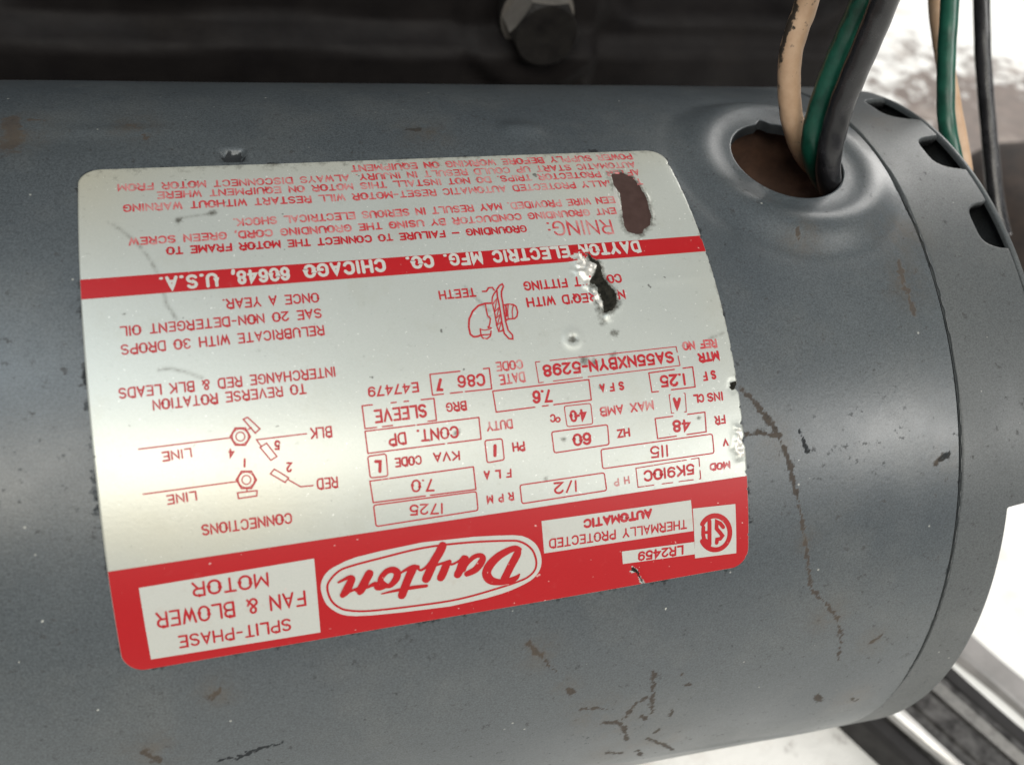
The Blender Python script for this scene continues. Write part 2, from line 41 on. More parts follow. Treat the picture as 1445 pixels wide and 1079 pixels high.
# ---------------------------------------------------------------- camera
cd = bpy.data.cameras.new('camera'); cam = bpy.data.objects.new('camera', cd); COL.objects.link(cam)
cpos, crow, cf = CAM
r0, r1, r2 = [Vector(v) for v in crow]
m3 = Matrix((r0, -r1, -r2)).transposed()
cam.matrix_world = Matrix.Translation(Vector(cpos)) @ m3.to_4x4()
cd.sensor_width = 36.0; cd.lens = 36.0*cf/1445.0
cd.clip_start = 0.01; cd.clip_end = 50
cd.dof.use_dof = True; cd.dof.focus_distance = 0.146; cd.dof.aperture_fstop = 22
SCN.camera = cam

# ---------------------------------------------------------------- light: two fluorescent fixtures over a workbench, dim room, plus added fill lamps
w = bpy.data.worlds.new("World"); SCN.world = w; w.use_nodes = True
bg = w.node_tree.nodes['Background']; bg.inputs[0].default_value = (0.80, 0.86, 0.95, 1); bg.inputs[1].default_value = 0.21
def lamp(name, loc, target, sx, sy, power, col):
    l = bpy.data.lights.new(name, 'AREA'); l.shape = 'RECTANGLE'; l.size = sx; l.size_y = sy; l.energy = power; l.color = col
    o = bpy.data.objects.new(name, l); COL.objects.link(o); o.location = loc
    d = Vector(target)-Vector(loc); o.rotation_euler = d.to_track_quat('-Z', 'Y').to_euler(); return o
lamp('ceiling_lamp_cool', (-0.45, -0.20, 1.45), (0, 0, .1), 1.2, .22, 6.3, (.82, .93, 1.0))
lamp('ceiling_lamp_warm', (-0.25, -0.92, 1.22), (0, 0, .1), 1.0, .30, 12.8, (1.0, .95, .85))
lamp('added_fill_side', (0.85, 0.62, 0.60), (.42, .24, 0), .35, .6, 6.0, (1.0, .97, .93))  # unseen fill, added to whiten the floor behind on the right
lamp('added_fill_front', (0.62, -0.62, 0.62), (.17, -.05, 0), .5, .2, 4.5, (1.0, .98, .94))  # unseen fill, added to brighten the front floor and lower motor
SCN.view_settings.view_transform = 'Standard'; SCN.view_settings.look = 'None'
SCN.view_settings.exposure = 0.0; SCN.view_settings.gamma = 1.0
SCN.render.engine = 'CYCLES'
SCN.render.resolution_x = 1024; SCN.render.resolution_y = 764

# ---------------------------------------------------------------- materials
class NT:
    def __init__(s, name):
        s.m = bpy.data.materials.new(name); s.m.use_nodes = True; s.t = s.m.node_tree; s.n = s.t.nodes; s.b = s.n['Principled BSDF']
        s.co = s.n.new('ShaderNodeTexCoord').outputs['Object']
    def lk(s, a, b): s.t.links.new(a, b)
    def val(s, x, sock):
        if isinstance(x, (int, float)): sock.default_value = x
        elif isinstance(x, (tuple, list)): sock.default_value = (x[0], x[1], x[2], 1) if len(sock.default_value) == 4 else x
        else: s.lk(x, sock)
    def noise(s, scale, detail=4, rough=.55, dist=0., co=None, out='Fac'):
        n = s.n.new('ShaderNodeTexNoise'); n.inputs['Scale'].default_value = scale; n.inputs['Detail'].default_value = detail
        n.inputs['Roughness'].default_value = rough; n.inputs['Distortion'].default_value = dist; s.lk(co or s.co, n.inputs['Vector']); return n.outputs[out]
    def voro(s, scale):
        n = s.n.new('ShaderNodeTexVoronoi'); n.inputs['Scale'].default_value = scale; s.lk(s.co, n.inputs['Vector']); return n
    def rng(s, x, a, b, c=0., d=1.):
        n = s.n.new('ShaderNodeMapRange'); s.val(x, n.inputs[0]); n.inputs[1].default_value = a; n.inputs[2].default_value = b
        n.inputs[3].default_value = c; n.inputs[4].default_value = d; return n.outputs[0]
    def math(s, op, a, b=0.):
        n = s.n.new('ShaderNodeMath'); n.operation = op; s.val(a, n.inputs[0]); s.val(b, n.inputs[1]); return n.outputs[0]
    def mix(s, f, a, b):
        n = s.n.new('ShaderNodeMix'); n.data_type = 'RGBA'; s.val(f, n.inputs[0]); s.val(a, n.inputs[6]); s.val(b, n.inputs[7]); return n.outputs[2]
    def mixf(s, f, a, b):
        n = s.n.new('ShaderNodeMix'); n.data_type = 'FLOAT'; s.val(f, n.inputs[0]); s.val(a, n.inputs[2]); s.val(b, n.inputs[3]); return n.outputs[0]
    def attr(s, name):
        n = s.n.new('ShaderNodeAttribute'); n.attribute_name = name; return n.outputs['Fac']
    def mapping(s, sc):
        n = s.n.new('ShaderNodeMapping'); n.inputs['Scale'].default_value = sc; s.lk(s.co, n.inputs['Vector']); return n.outputs[0]
    def bump(s, h, strength, dist):
        n = s.n.new('ShaderNodeBump'); n.inputs['Strength'].default_value = strength; n.inputs['Distance'].default_value = dist
        s.lk(h, n.inputs['Height']); s.lk(n.outputs[0], s.b.inputs['Normal'])
    def set(s, **k):
        for a, v in k.items(): s.val(v, s.b.inputs[{'col': 'Base Color', 'rough': 'Roughness', 'metal': 'Metallic', 'spec': 'Specular IOR Level', 'coat': 'Coat Weight', 'coatr': 'Coat Roughness'}[a]])
        return s.m

def paint_mat(name, warm):
    t = NT(name)
    big = t.rng(t.noise(28, 3), .35, .68)
    a, b = ((.058, .067, .073), (.070, .079, .083)) if not warm else ((.061, .067, .069), (.071, .076, .075))
    c = t.mix(big, a, b)
    dusty = t.rng(t.noise(70, 6, .65), .50, .80, 0, .3); c = t.mix(dusty, c, (.125, .125, .115))
    grain = t.rng(t.noise(3600, 2), .3, .7, .72, 1.28)
    g = t.n.new('ShaderNodeMix'); g.data_type = 'RGBA'; g.blend_type = 'MULTIPLY'; g.inputs[0].default_value = 1
    t.lk(c, g.inputs[6]); t.lk(grain, g.inputs[7]); c = g.outputs[2]
    v = t.voro(330); speck = t.math('MULTIPLY', t.rng(v.outputs['Distance'], .05, .075, 1, 0), t.rng(t.noise(160, 1), .56, .60))
    c = t.mix(t.math('MULTIPLY', speck, .6), c, (.40, .40, .36))
    dk = t.rng(t.noise(300, 5, .7), .745, .79, 0, .6); c = t.mix(dk, c, (.035, .035, .032))
    n = t.noise(700, 4, .7)
    ru = t.math('ADD', t.attr('rust'), t.rng(n, .3, .7, -.55, .35)); ru = t.rng(ru, .18, .80, 0, .9)
    c = t.mix(t.math('MULTIPLY', ru, .85), c, t.mix(t.noise(1500, 3), (.022, .015, .009), (.058, .036, .021)))
    sc = t.rng(t.math('ADD', t.attr('scuff_shade'), t.rng(n, .3, .7, -.6, .4)), .2, .7, 0, .85); c = t.mix(sc, c, (.016, .017, .018))
    sgm = t.math('MULTIPLY', t.attr('smudge'), t.rng(t.noise(260, 6, .7), .38, .64, 0, .55)); c = t.mix(sgm, c, (.075, .058, .040))
    ch = t.rng(t.attr('chip'), .4, .7); c = t.mix(ch, c, (.50, .50, .45))
    rg = t.rng(t.noise(55, 5), .3, .7, .29, .44); rg = t.mixf(t.math('MAXIMUM', ru, sc), rg, .9)
    if warm: rg = t.math('ADD', rg, .12)
    t.bump(t.math('ADD', t.noise(1300, 2), t.math('MULTIPLY', ru, .8)), .16, .0001)
    return t.set(col=c, rough=rg, spec=t.mixf(sc, .5, .08))
M = {}
M['paint'] = paint_mat('grey_blue_enamel', False); M['paint_bell'] = paint_mat('grey_enamel_dusty', True)
def simple(name, c1, c2, scale, rough=.5, metal=0., bump=.0, bscale=900, spec=.5, bd=.0002):
    t = NT(name); c = t.mix(t.rng(t.noise(scale, 5, .6), .3, .7), c1, c2)
    if bump: t.bump(t.noise(bscale, 4), bump, bd)
    return t.set(col=c, rough=t.rng(t.noise(scale*1.7, 3), .3, .7, rough*.85, min(1, rough*1.15)), metal=metal, spec=spec)
def label_mat():
    t = NT('foil_label')
    c = t.mix(t.rng(t.noise(45, 3), .35, .65), (.445, .465, .43), (.475, .493, .455))
    c = t.mix(t.math('MULTIPLY', t.attr('cream_sheen'), t.rng(t.noise(60, 4), .3, .7, .45, .9)), c, (.50, .465, .35))
    c = t.mix(t.rng(t.noise(4500, 2), .35, .65, 0, .12), c, (.28, .29, .26))
    spark = t.rng(t.noise(2300, 1), .74, .77, 0, .5); c = t.mix(spark, c, (.85, .85, .8))
    age = t.rng(t.noise(110, 6, .7), .55, .8, 0, .35); c = t.mix(age, c, (.36, .35, .28))
    n = t.noise(900, 5, .7); nn = t.rng(n, .3, .7, -.5, .5)
    gr = t.rng(t.math('ADD', t.attr('grime'), t.math('MULTIPLY', nn, .8)), .25, .95, 0, .85); c = t.mix(gr, c, (.07, .065, .05))
    ha = t.math('MULTIPLY', t.attr('hair'), t.rng(n, .35, .6, .1, .6)); c = t.mix(ha, c, (.10, .09, .07))
    dot = t.rng(t.noise(620, 2, .5), .745, .765, 0, .8); c = t.mix(dot, c, (.10, .10, .09))
    fo = t.rng(t.math('ADD', t.attr('foil'), t.math('MULTIPLY', nn, .5)), .45, .6)
    to = t.rng(t.math('ADD', t.attr('torn'), t.math('MULTIPLY', nn, .35)), .45, .55)
    so = t.rng(t.math('ADD', t.attr('soot'), t.math('MULTIPLY', nn, .55)), .42, .55)
    c = t.mix(fo, c, t.mix(t.noise(800, 4), (.45, .43, .38), (.80, .78, .72))); c = t.mix(so, c, t.mix(t.rng(n, .4, .6), (.008, .008, .006), (.022, .021, .016)))
    c = t.mix(to, c, t.mix(t.noise(600, 5), (.036, .020, .017), (.075, .046, .040)))
    bad = t.math('MAXIMUM', so, to)
    me = t.mixf(bad, t.mixf(fo, .26, .55), 0.); ro = t.mixf(bad, t.mixf(fo, .36, .42), .8)
    t.bump(t.noise(1700, 2), .10, .0001)
    return t.set(col=c, rough=ro, metal=me, spec=t.mixf(bad, .45, .08))
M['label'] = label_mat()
def ink_mat(name, col, fade, pale, amt):
    t = NT(name); n = t.noise(480, 5, .65); c = t.mix(t.rng(n, fade, fade+.16, 0, amt), col, pale)
    c = t.mix(t.rng(t.noise(4200, 2), .3, .7, 0, .16), c, (col[0]*.62, col[1]*.7, col[2]*.7))
    sp = t.rng(t.noise(1500, 1), .755, .78, 0, .6); c = t.mix(sp, c, (.62, .42, .38))
    t.bump(t.noise(1700, 2), .08, .0001)
    return t.set(col=c, rough=.42, metal=0., spec=.35)
M['red'] = ink_mat('red_ink', (.38, .012, .018), .58, (.50, .20, .19), .55)
M['faded'] = ink_mat('faded_red_ink', (.43, .045, .05), .44, (.50, .30, .28), .75)
M['field'] = ink_mat('red_print_field', (.37, .007, .010), .62, (.40, .045, .045), .6)
M['white'] = ink_mat('bare_foil_print', (.455, .455, .415), .56, (.42, .37, .32), .5)
M['cast'] = simple('black_cast_iron', (.006, .005, .0052), (.0135, .0115, .011), 60, .62, 0, .5, 500, .12)
M['bolt'] = simple('dull_bolt_steel', (.12, .11, .098), (.21, .19, .17), 160, .5, .2, .3, 500, .3)
M['boltend'] = simple('shaded_bolt_end', (.008, .007, .007), (.020, .018, .016), 200, .55, 0, .3, 500, .15)  # bolt steel painted darker to read as shade; flats keep the lit tone
M['dark'] = simple('painted_inner_shade', (.004, .004, .004), (.009, .008, .007), 100, .9, spec=.05)  # near-black, shade put into the colour
M['edge'] = simple('worn_paint_edge', (.30, .30, .29), (.16, .17, .17), 500, .4, .3)
def rusty(name, a, b):
    t = NT(name); c = t.mix(t.rng(t.noise(160, 6, .7), .35, .65), a, b); t.bump(t.noise(800, 5), .4, .0003); return t.set(col=c, rough=.85)
M['rust'] = rusty('rusty_brown_iron', (.050, .026, .017), (.10, .050, .030))
M['lumpdark'] = rusty('dark_brown_lump', (.018, .013, .011), (.045, .030, .023))
def wire_mat(name, c1, c2, mark, markcol, rough):
    t = NT(name); c = t.mix(t.rng(t.noise(260, 5, .65), .35, .65), c1, c2)
    c = t.mix(t.math('MULTIPLY', t.rng(t.math('ADD', t.attr('mark'), t.rng(t.noise(520, 4), .3, .7, -.8, .4)), .25, .45), mark), c, markcol)
    t.bump(t.noise(900, 3), .12, .0002); return t.set(col=c, rough=rough)
M['beige'] = wire_mat('beige_insulation', (.44, .28, .17), (.53, .36, .235), .95, (.02, .018, .015), .45)
M['green'] = wire_mat('green_insulation', (.004, .044, .027), (.010, .090, .056), .7, (.004, .02, .014), .35)
M['black'] = wire_mat('black_insulation', (.006, .006, .007), (.020, .019, .021), .3, (.05, .05, .05), .27)
def floor_mat():
    t = NT('white_painted_floor')
    c = (.90, .89, .85)
    n = t.noise(75, 8, .68, .3); big = t.noise(6, 3)
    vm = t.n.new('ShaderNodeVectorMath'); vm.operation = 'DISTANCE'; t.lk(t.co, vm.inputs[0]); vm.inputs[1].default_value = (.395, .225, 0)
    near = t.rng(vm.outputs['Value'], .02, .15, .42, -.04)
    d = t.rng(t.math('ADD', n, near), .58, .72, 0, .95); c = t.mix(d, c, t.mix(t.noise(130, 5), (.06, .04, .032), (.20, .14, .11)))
    fl = t.rng(t.noise(40, 5, .6), .56, .74, 0, .55); c = t.mix(fl, c, (.52, .44, .38))
    t.bump(n, .5, .002); return t.set(col=c, rough=.6)
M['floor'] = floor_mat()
def rail_mat():
    t = NT('grimy_rail_steel'); s_ = t.noise(300, 5, .6)
    c = t.mix(t.rng(s_, .35, .65), (.060, .057, .055), (.15, .145, .14)); t.bump(s_, .2, .0003)
    return t.set(col=c, rough=t.rng(s_, .3, .7, .28, .5), metal=.75)
M['rail'] = rail_mat()
M['bright'] = simple('painted_highlight_steel', (.62, .60, .57), (.80, .78, .75), 120, .35, .35)  # the rail's highlight put into a brighter colour
M['railblack'] = simple('black_rail_strip', (.008, .007, .007), (.018, .016, .016), 150, .6)  # near-black strips along both sides of the rail
M['greybar'] = simple('grey_bar', (.24, .23, .22), (.36, .34, .33), 90, .5, .3, .2)

# ---------------------------------------------------------------- helpers
def obj(name, verts, faces, mat, parent=None, smooth=True, attrs=None):
    me = bpy.data.meshes.new(name)
    verts = np.asarray(verts, np.float32).reshape(-1, 3)
    if isinstance(faces, np.ndarray):
        nf, k = faces.shape
        me.vertices.add(len(verts)); me.vertices.foreach_set('co', verts.ravel())
        me.loops.add(nf*k); me.loops.foreach_set('vertex_index', faces.astype(np.int32).ravel())
        me.polygons.add(nf); me.polygons.foreach_set('loop_start', np.arange(0, nf*k, k, dtype=np.int32))
        me.polygons.foreach_set('loop_total', np.full(nf, k, np.int32)); me.update(calc_edges=True)
    else:
        me.from_pydata(verts.tolist(), [], faces); me.update()
    me.polygons.foreach_set('use_smooth', np.full(len(me.polygons), smooth, bool))
    for a, v in (attrs or {}).items():
        at = me.attributes.new(a, 'FLOAT', 'POINT'); at.data.foreach_set('value', np.asarray(v, np.float32))
    me.materials.append(mat); me.validate()
    o = bpy.data.objects.new(name, me); COL.objects.link(o)
    if parent: o.parent = parent
    return o
def thing(name, label, cat, loc=(0, 0, 0), group=None):
    o = bpy.data.objects.new(name, None); COL.objects.link(o); o.location = loc; o.empty_display_size = .01
    tag(o, label, cat, group); return o
def tag(o, label, cat, group=None):
    o['label'] = label; o['category'] = cat
    if group: o['group'] = group
def local(o, parent):      # mesh was written in world coordinates; bring it under a parent that stands elsewhere
    o.data.transform(Matrix.Translation(-Vector(parent.location))); o.parent = parent; return o
def grid(nu, nv, off=0, wrap_u=False):
    i, j = np.meshgrid(np.arange(nu if wrap_u else nu-1), np.arange(nv-1), indexing='ij')
    a = i*nv+j; b = ((i+1) % nu)*nv+j
    return np.stack([a, b, b+1, a+1], -1).reshape(-1, 4)+off
def S(s, v, r):            # shell coordinates: s mm along the axis, v mm round the shell, r mm radius -> world metres
    th = np.asarray(v)/71.0+DEL
    s = np.asarray(s)+0*th; r = np.asarray(r)+0*th
    return np.stack([s, -r*np.cos(th), r*np.sin(th)], -1)/1000+np.array([0, 0, HZ])
def seg_dist(x, y, pts):
    d = np.full(np.shape(x), 1e9)
    for (x0, y0), (x1, y1) in zip(pts[:-1], pts[1:]):
        dx, dy = x1-x0, y1-y0; L = dx*dx+dy*dy+1e-12
        t = np.clip(((x-x0)*dx+(y-y0)*dy)/L, 0, 1); d = np.minimum(d, np.hypot(x-x0-t*dx, y-y0-t*dy))
    return d
def sdf(x, y, poly):       # negative inside
    d = seg_dist(x, y, list(poly)+[poly[0]]); ins = np.zeros(np.shape(x), bool)
    for (x0, y0), (x1, y1) in zip(poly, list(poly[1:])+[poly[0]]):
        c = ((y0 > y) != (y1 > y)) & (x < (x1-x0)*(y-y0)/((y1-y0) if y1 != y0 else 1e-9)+x0); ins ^= c
    return np.where(ins, -d, d)
class VN:                  # smooth value noise made of sines
    def __init__(s, f, n=10, seed=0):
        r = np.random.RandomState(seed); a = r.uniform(0, 6.283, n); k = f*r.uniform(.5, 1.5, n); s.kx, s.ky, s.p, s.n = k*np.cos(a), k*np.sin(a), r.uniform(0, 6.283, n), n
    def __call__(s, x, y):
        z = 0
        for a, b, p in zip(s.kx, s.ky, s.p): z = z+np.sin(a*x+b*y+p)
        return z/math.sqrt(s.n/2)
n1, n2, n3, n4 = VN(5, 12, 1), VN(1.2, 10, 2), VN(.12, 8, 3), VN(2.4, 12, 5)
def sstep(a, b, x):
    t = np.clip((x-a)/(b-a), 0, 1); return t*t*(3-2*t)

# ---------------------------------------------------------------- floor and the things standing on it
fg = np.linspace(-1, 1, 41); fx, fy = np.meshgrid(fg*2.5+.2, fg*2.5+.2, indexing='ij')
fl_ = obj('floor', np.stack([fx, fy, 0*fx], -1), grid(41, 41), M['floor']); fl_['kind'] = 'structure'

# black casting behind the motor: vertical face with pockets, raised bolt bosses
cast = thing('machine_casting', 'large black cast iron machine casting with bolts, standing behind the motor', 'machine', (-.05, .15, 0))
YC = .100
cx = np.linspace(-.26, .150, 206); cz = np.linspace(0, .30, 151); gx, gz = np.meshgrid(cx, cz, indexing='ij')
def rbox(x, z, x0, x1, z0, z1, r):
    qx = np.abs(x-(x0+x1)/2)-(x1-x0)/2+r; qz = np.abs(z-(z0+z1)/2)-(z1-z0)/2+r
    return np.hypot(np.maximum(qx, 0), np.maximum(qz, 0))+np.minimum(np.maximum(qx, qz), 0)-r
dep = .010*sstep(.002, -.004, rbox(gx, gz, .071, .142, .1375, .26, .012))
dep = dep+.012*sstep(.004, -.008, rbox(gx, gz, -.25, -.060, .139, .27, .02))
BOLTS = [(.0500, .1395), (-.044, .160)]
for bx_, bz_ in BOLTS: dep = dep-.003*sstep(.021, .017, np.hypot(gx-bx_, gz-bz_))*(bx_ > 0)
dep = dep-.008*sstep(.1348, .1310, gz+.0006*np.sin(gx*90))*(gx < .068)
dep = dep-.004*sstep(.131, .129, gz)*(gx >= .068)
dep = dep+.0004*n3(gx*1000, gz*1000)
edge = np.minimum(np.minimum(gx-cx[0], cx[-1]-gx), cz[-1]-gz); dep = dep+.006*(1-np.sqrt(np.clip(1-(1-np.clip(edge/.006, 0, 1))**2, 0, 1)))
local(obj('casting_face', np.stack([gx, YC+dep, gz], -1), grid(206, 151), M['cast']), cast)
x0, x1, y0, y1, z1 = -.26, .150, YC+.006, .26, .30
V = [(x0, y0, 0), (x1, y0, 0), (x1, y1, 0), (x0, y1, 0), (x0, y0, z1), (x1, y0, z1), (x1, y1, z1), (x0, y1, z1)]
local(obj('casting_body', V, [(1, 2, 6, 5), (2, 3, 7, 6), (3, 0, 4, 7), (4, 5, 6, 7)], M['cast'], smooth=False), cast)
def hexbolt(x, y, z, af, h, rot, par):
    rc = af/math.sqrt(3); v = []; f = []
    def ring(rf, yy, n=36):
        k = len(v)
        for i in range(n):
            a = 2*math.pi*i/n; v.append((x+rf(a)*math.sin(a+rot), yy, z+rf(a)*math.cos(a+rot)))
        return k
    hexr = lambda a: (af/2)/math.cos((a+math.pi/6) % (math.pi/3)-math.pi/6)
    ch = lambda a: min(hexr(a), af/2*1.0)
    rings = [ring(lambda a: af*.62, y+.0005), ring(lambda a: af*.62, y-.0022), ring(lambda a: af*.60, y-.0026), ring(hexr, y-.0026), ring(hexr, y-h+.0022)]
    # chamfer: the hexagon corners drop away, flats keep their height
    k = len(v)
    for i in range(36):
        a = 2*math.pi*i/36; rr = hexr(a); v.append((x+af*.485*math.sin(a+rot), y-h, z+af*.485*math.cos(a+rot)))
        j = rings[-1]+i; v[j] = (v[j][0], y-h+.0004+(rr-af/2)*.75, v[j][2])
    rings.append(k); c_ = len(v); v.append((x, y-h+.0003, z))
    for a, b in zip(rings[:-1], rings[1:]):
        for i in range(36): f.append((a+i, a+(i+1) % 36, b+(i+1) % 36, b+i))
    for i in range(36): f.append((k+i, k+(i+1) % 36, c_))
    o = obj('bolt', v, f, M['bolt'], smooth=False); o.data.materials.append(M['boltend'])
    for p_ in o.data.polygons:
        if p_.index >= 4*36 or p_.index < 2*36: p_.material_index = 1
    return local(o, par)
for bx_, bz_ in BOLTS: hexbolt(bx_, YC-.003, bz_, .0158, .012, 0, cast)

# steel rail on the floor at the motor's right end
rail = thing('steel_rail', 'grimy grooved steel rail lying under the right end of the motor', 'rail', (.15, -.05, 0))
D_ = np.array([.50, -.866]); Nn = np.array([.866, .50]); P0 = np.array([.1335, -.0525])
def extrude(name, prof, a, b, mat, par, base=P0, wob=0.):
    prof = np.array(prof)/1000.0; ts = np.linspace(a, b, 40); v = []
    for t_ in ts:
        for u_, z_ in prof:
            q = base+D_*t_+Nn*(u_+wob*math.sin(t_*130+u_*900)); v.append((q[0], q[1], z_))
    n = len(prof); f = grid(40, n)
    return local(obj(name, v, np.asarray(f), mat, smooth=False), par)
extrude('rail_channel', [(5.6, 0), (5.6, 11), (7, 13.6), (8.4, 14), (9.6, 13.4), (11, 10.5), (13, 8.2), (17, 8.4), (17.6, 7.4), (18.4, 8.5), (25, 8.6), (25.6, 7.2), (26.5, 8.6), (29, 10.4), (31, 10.6)], -.16, .09, M['rail'], rail)
extrude('rail_highlight', [(6.0, 12.0), (6.4, 14.2), (7.4, 15.0), (8.8, 15.0), (9.8, 14.0), (10.2, 11.5)], -.16, .09, M['bright'], rail, wob=.0003)  # bead added to carry the rail's painted highlight
extrude('rail_edge', [(0, 0), (0, 9.5), (1, 11.5), (4.5, 11.8), (5.4, 10.5), (5.4, 0)], -.16, .09, M['railblack'], rail)
extrude('rail_lip', [(31.2, 9.8), (32, 11), (35, 11.2), (37, 9.4), (37, 0)], -.16, .09, M['railblack'], rail, wob=.0004)
bar = thing('flat_bar', 'narrow grey metal strip lying beside the grooved rail', 'metal strip', (.19, -.04, 0))
extrude('bar', [(47.5, .3), (48.5, 2.6), (50, 3.2), (57, 3.2), (58.6, 2.4), (59.5, .3)], -.14, .10, M['greybar'], bar, wob=.0005)

# dark brown rounded hub on the floor behind the motor's right end
prof = [(0, 36), (8, 36), (11, 34.5), (13, 31), (18, 30), (24, 28.5), (30, 24), (34, 17), (36.5, 8), (38, 0)]
v = []; f = []
for r_, z_ in prof:
    for i in range(48):
        a = 2*math.pi*i/48; v.append((r_*.001*math.cos(a)*(1+.02*math.sin(3*a)), r_*.001*math.sin(a), z_*.001))
lump = obj('dark_lump', v, [(k*48+i, k*48+(i+1) % 48, (k+1)*48+(i+1) % 48, (k+1)*48+i)[::-1] for k in range(len(prof)-1) for i in range(48)], M['lumpdark'])
lump.scale = (1.5, 1.5, 1.5); lump.location = (.322, .142, 0); tag(lump, 'dark brown rounded hub half hidden behind the right end of the motor', 'lump')

# ---------------------------------------------------------------- motor
motor = thing('electric_motor', 'grey blue cylindrical electric motor with a red and silver nameplate', 'motor', (0, 0, 0))
HS, HV, HR = HOLE
def disp(s, v):            # relief of the shell in mm
    q = np.hypot(s-HS, (v-HV)*.98)
    flat = (71.25)/np.cos(np.clip((v-HV)/71.0, -1, 1))-71.0
    wgt = sstep(21.0, 13.0, q)
    d = flat*wgt
    d = d-.15*sstep(14.0, 11.0, q)*wgt+.38*np.exp(-((q-15.4)/2.4)**2)
    d = d+.10*np.exp(-((q-21.2)/1.4)**2)*-1
    d = d+.05*n3(s, v)
    d = d+.75*np.exp(-((s-20.8)/3.4)**4-((v-44.2)/2.4)**2)                       # pressed dimple
    d = d-.30*np.exp(-((s+52)/7)**2-((v-42)/3.5)**2)+.25*np.exp(-((s+42)/9)**2-((v-44.5)/1.6)**2)   # dent at the left
    d = d+.55*sstep(18, 4, np.hypot((s-74)*1.0, (v+76)*.8))+.22*np.exp(-((s-58)/16)**2-((v+86+.06*(s-58))/1.6)**2)
    d = d-.62*np.exp(-(np.maximum(np.abs(s+25.2)-1.0, 0)/.7)**2-(np.maximum(np.abs(v-37.6)-.8, 0)/.6)**2)*1.6  # punched nick above the plate
    d = d+.25*np.exp(-((s+23.0)/.5)**2-((v-38)/1.2)**2)
    return d
def fields(s0, v0):
    s = s0+.16*n1(s0, v0)+.045*VN(11, 10, 9)(s0, v0); v = v0+.16*n1(v0+40, s0)+.045*VN(11, 10, 10)(s0, v0)
    ru = np.zeros(np.shape(s)); sc = ru*0; ch = ru*0
    for pts, r_ in RUST: ru = np.maximum(ru, 1.3*np.exp(-(seg_dist(s, v, pts)/(r_*np.clip(.98+.25*n2(s*1.6, v*1.6), .55, 1.5)))**2))
    sg = ru*0
    for a, b, r_ in SMUDGE: sg = np.maximum(sg, np.exp(-((s-a)**2+(v-b)**2)/r_**2))
    for pts, r_ in SCUFF: sc = np.maximum(sc, 1.2*np.exp(-(seg_dist(s, v, pts)/r_)**2))
    sc = np.maximum(sc, 1.7*np.exp(-(np.maximum(np.abs(s+25.2)-.9, 0)/.5)**2-(np.maximum(np.abs(v-37.6)-.7, 0)/.5)**2))  # nick blackened too: the pit's shade painted in
    sc = np.maximum(sc, 1.0*np.exp(-((SEAM-.2-s0)/.25)**2)*(.55+.3*n2(v, s*0)))
    A_ = s*math.cos(LAL)+v*math.sin(LAL); B_ = -s*math.sin(LAL)+v*math.cos(LAL)
    qx = np.abs(A_)-LW/2+2.9; qy = np.abs(B_)-LH/2+2.9; dl_ = np.hypot(np.maximum(qx, 0), np.maximum(qy, 0))-2.9
    sc = np.maximum(sc, .52*np.exp(-(np.maximum(dl_, 0)/.5)**2)*(.7+.4*n2(s, v)))
    for a, b, r_ in CHIP: ch = np.maximum(ch, np.exp(-((s-a)**2+(v-b)**2)/(r_*.5)**2*.6))
    return dict(smudge=sg, rust=ru, scuff_shade=sc, chip=ch)
SE = SEAM-.25
sv = np.concatenate([np.linspace(-120, -62, 24, endpoint=False), np.linspace(-62, 46.5, 360, endpoint=False), np.linspace(46.5, 83.2, 126), [SE-.12, SE]])
vv = np.concatenate([np.linspace(-113+0, -98, 12, endpoint=False), np.linspace(-98, 76, 570, endpoint=False), np.linspace(76, -113+2*math.pi*71, 60)])
i0 = int(np.argmin(abs(sv-46.5))); i1 = int(np.argmin(abs(sv-82.6))); j0 = int(np.argmin(abs(vv-(HV-20.5)))); j1 = int(np.argmin(abs(vv-(HV+20.5))))
gs, gv = np.meshgrid(sv, vv, indexing='ij'); nv_ = len(vv)
rr = 71+disp(gs, gv); rr[-1, :] -= .5
fc = grid(len(sv), nv_); ii = fc[:, 0]//nv_; jj = fc[:, 0] % nv_
keep = ~((ii >= i0) & (ii < i1) & (jj >= j0) & (jj < j1)); fc = fc[keep]
per = [(i, j0) for i in range(i0, i1)]+[(i1, j) for j in range(j0, j1)]+[(i, j1) for i in range(i1, i0, -1)]+[(i0, j) for j in range(j1, j0, -1)]
pi_ = np.array([i*nv_+j for i, j in per]); ps = np.array([sv[i] for i, j in per]); pv = np.array([vv[j] for i, j in per])
ang = np.arctan2(pv-HV, ps-HS); nick = 1.1*np.exp(-((ang-1.62)/.10)**2)+.25*np.sin(ang*3+1)*.4
cs_, cv_ = HS+(HR+nick)*np.cos(ang), HV+(HR+nick)*np.sin(ang)
allv = [S(gs, gv, rr).reshape(-1, 3)]; AS = [gs.ravel()]; AV = [gv.ravel()]; off = gs.size; prev = pi_; npq = len(per); F = [fc]
K = 34
for k in range(1, K+4):
    t_ = min(k/K, 1.0); t_ = 1-(1-t_)**1.15
    a, b = ps+(cs_-ps)*t_, pv+(cv_-pv)*t_
    r_ = 71+disp(a, b)
    if k > K:
        dk = (0, .25, .9, 1.7)[k-K]; inn = (0, .10, .16, .16)[k-K]; a = HS+(cs_-HS)*(1-inn/HR); b = HV+(cv_-HV)*(1-inn/HR); r_ = r_-dk
    allv.append(S(a, b, r_)); AS.append(a); AV.append(b)
    cur = off+np.arange(npq); F.append(np.stack([prev, np.roll(prev, -1), np.roll(cur, -1), cur], -1)); prev = cur; off += npq
AS = np.concatenate(AS); AV = np.concatenate(AV); FA = fields(AS, AV); FA['scuff_shade'][-3*npq:] = 1.9  # hole wall blackened to paint its shade
obj('motor_shell', np.concatenate(allv), np.concatenate(F), M['paint'], motor, attrs=FA)

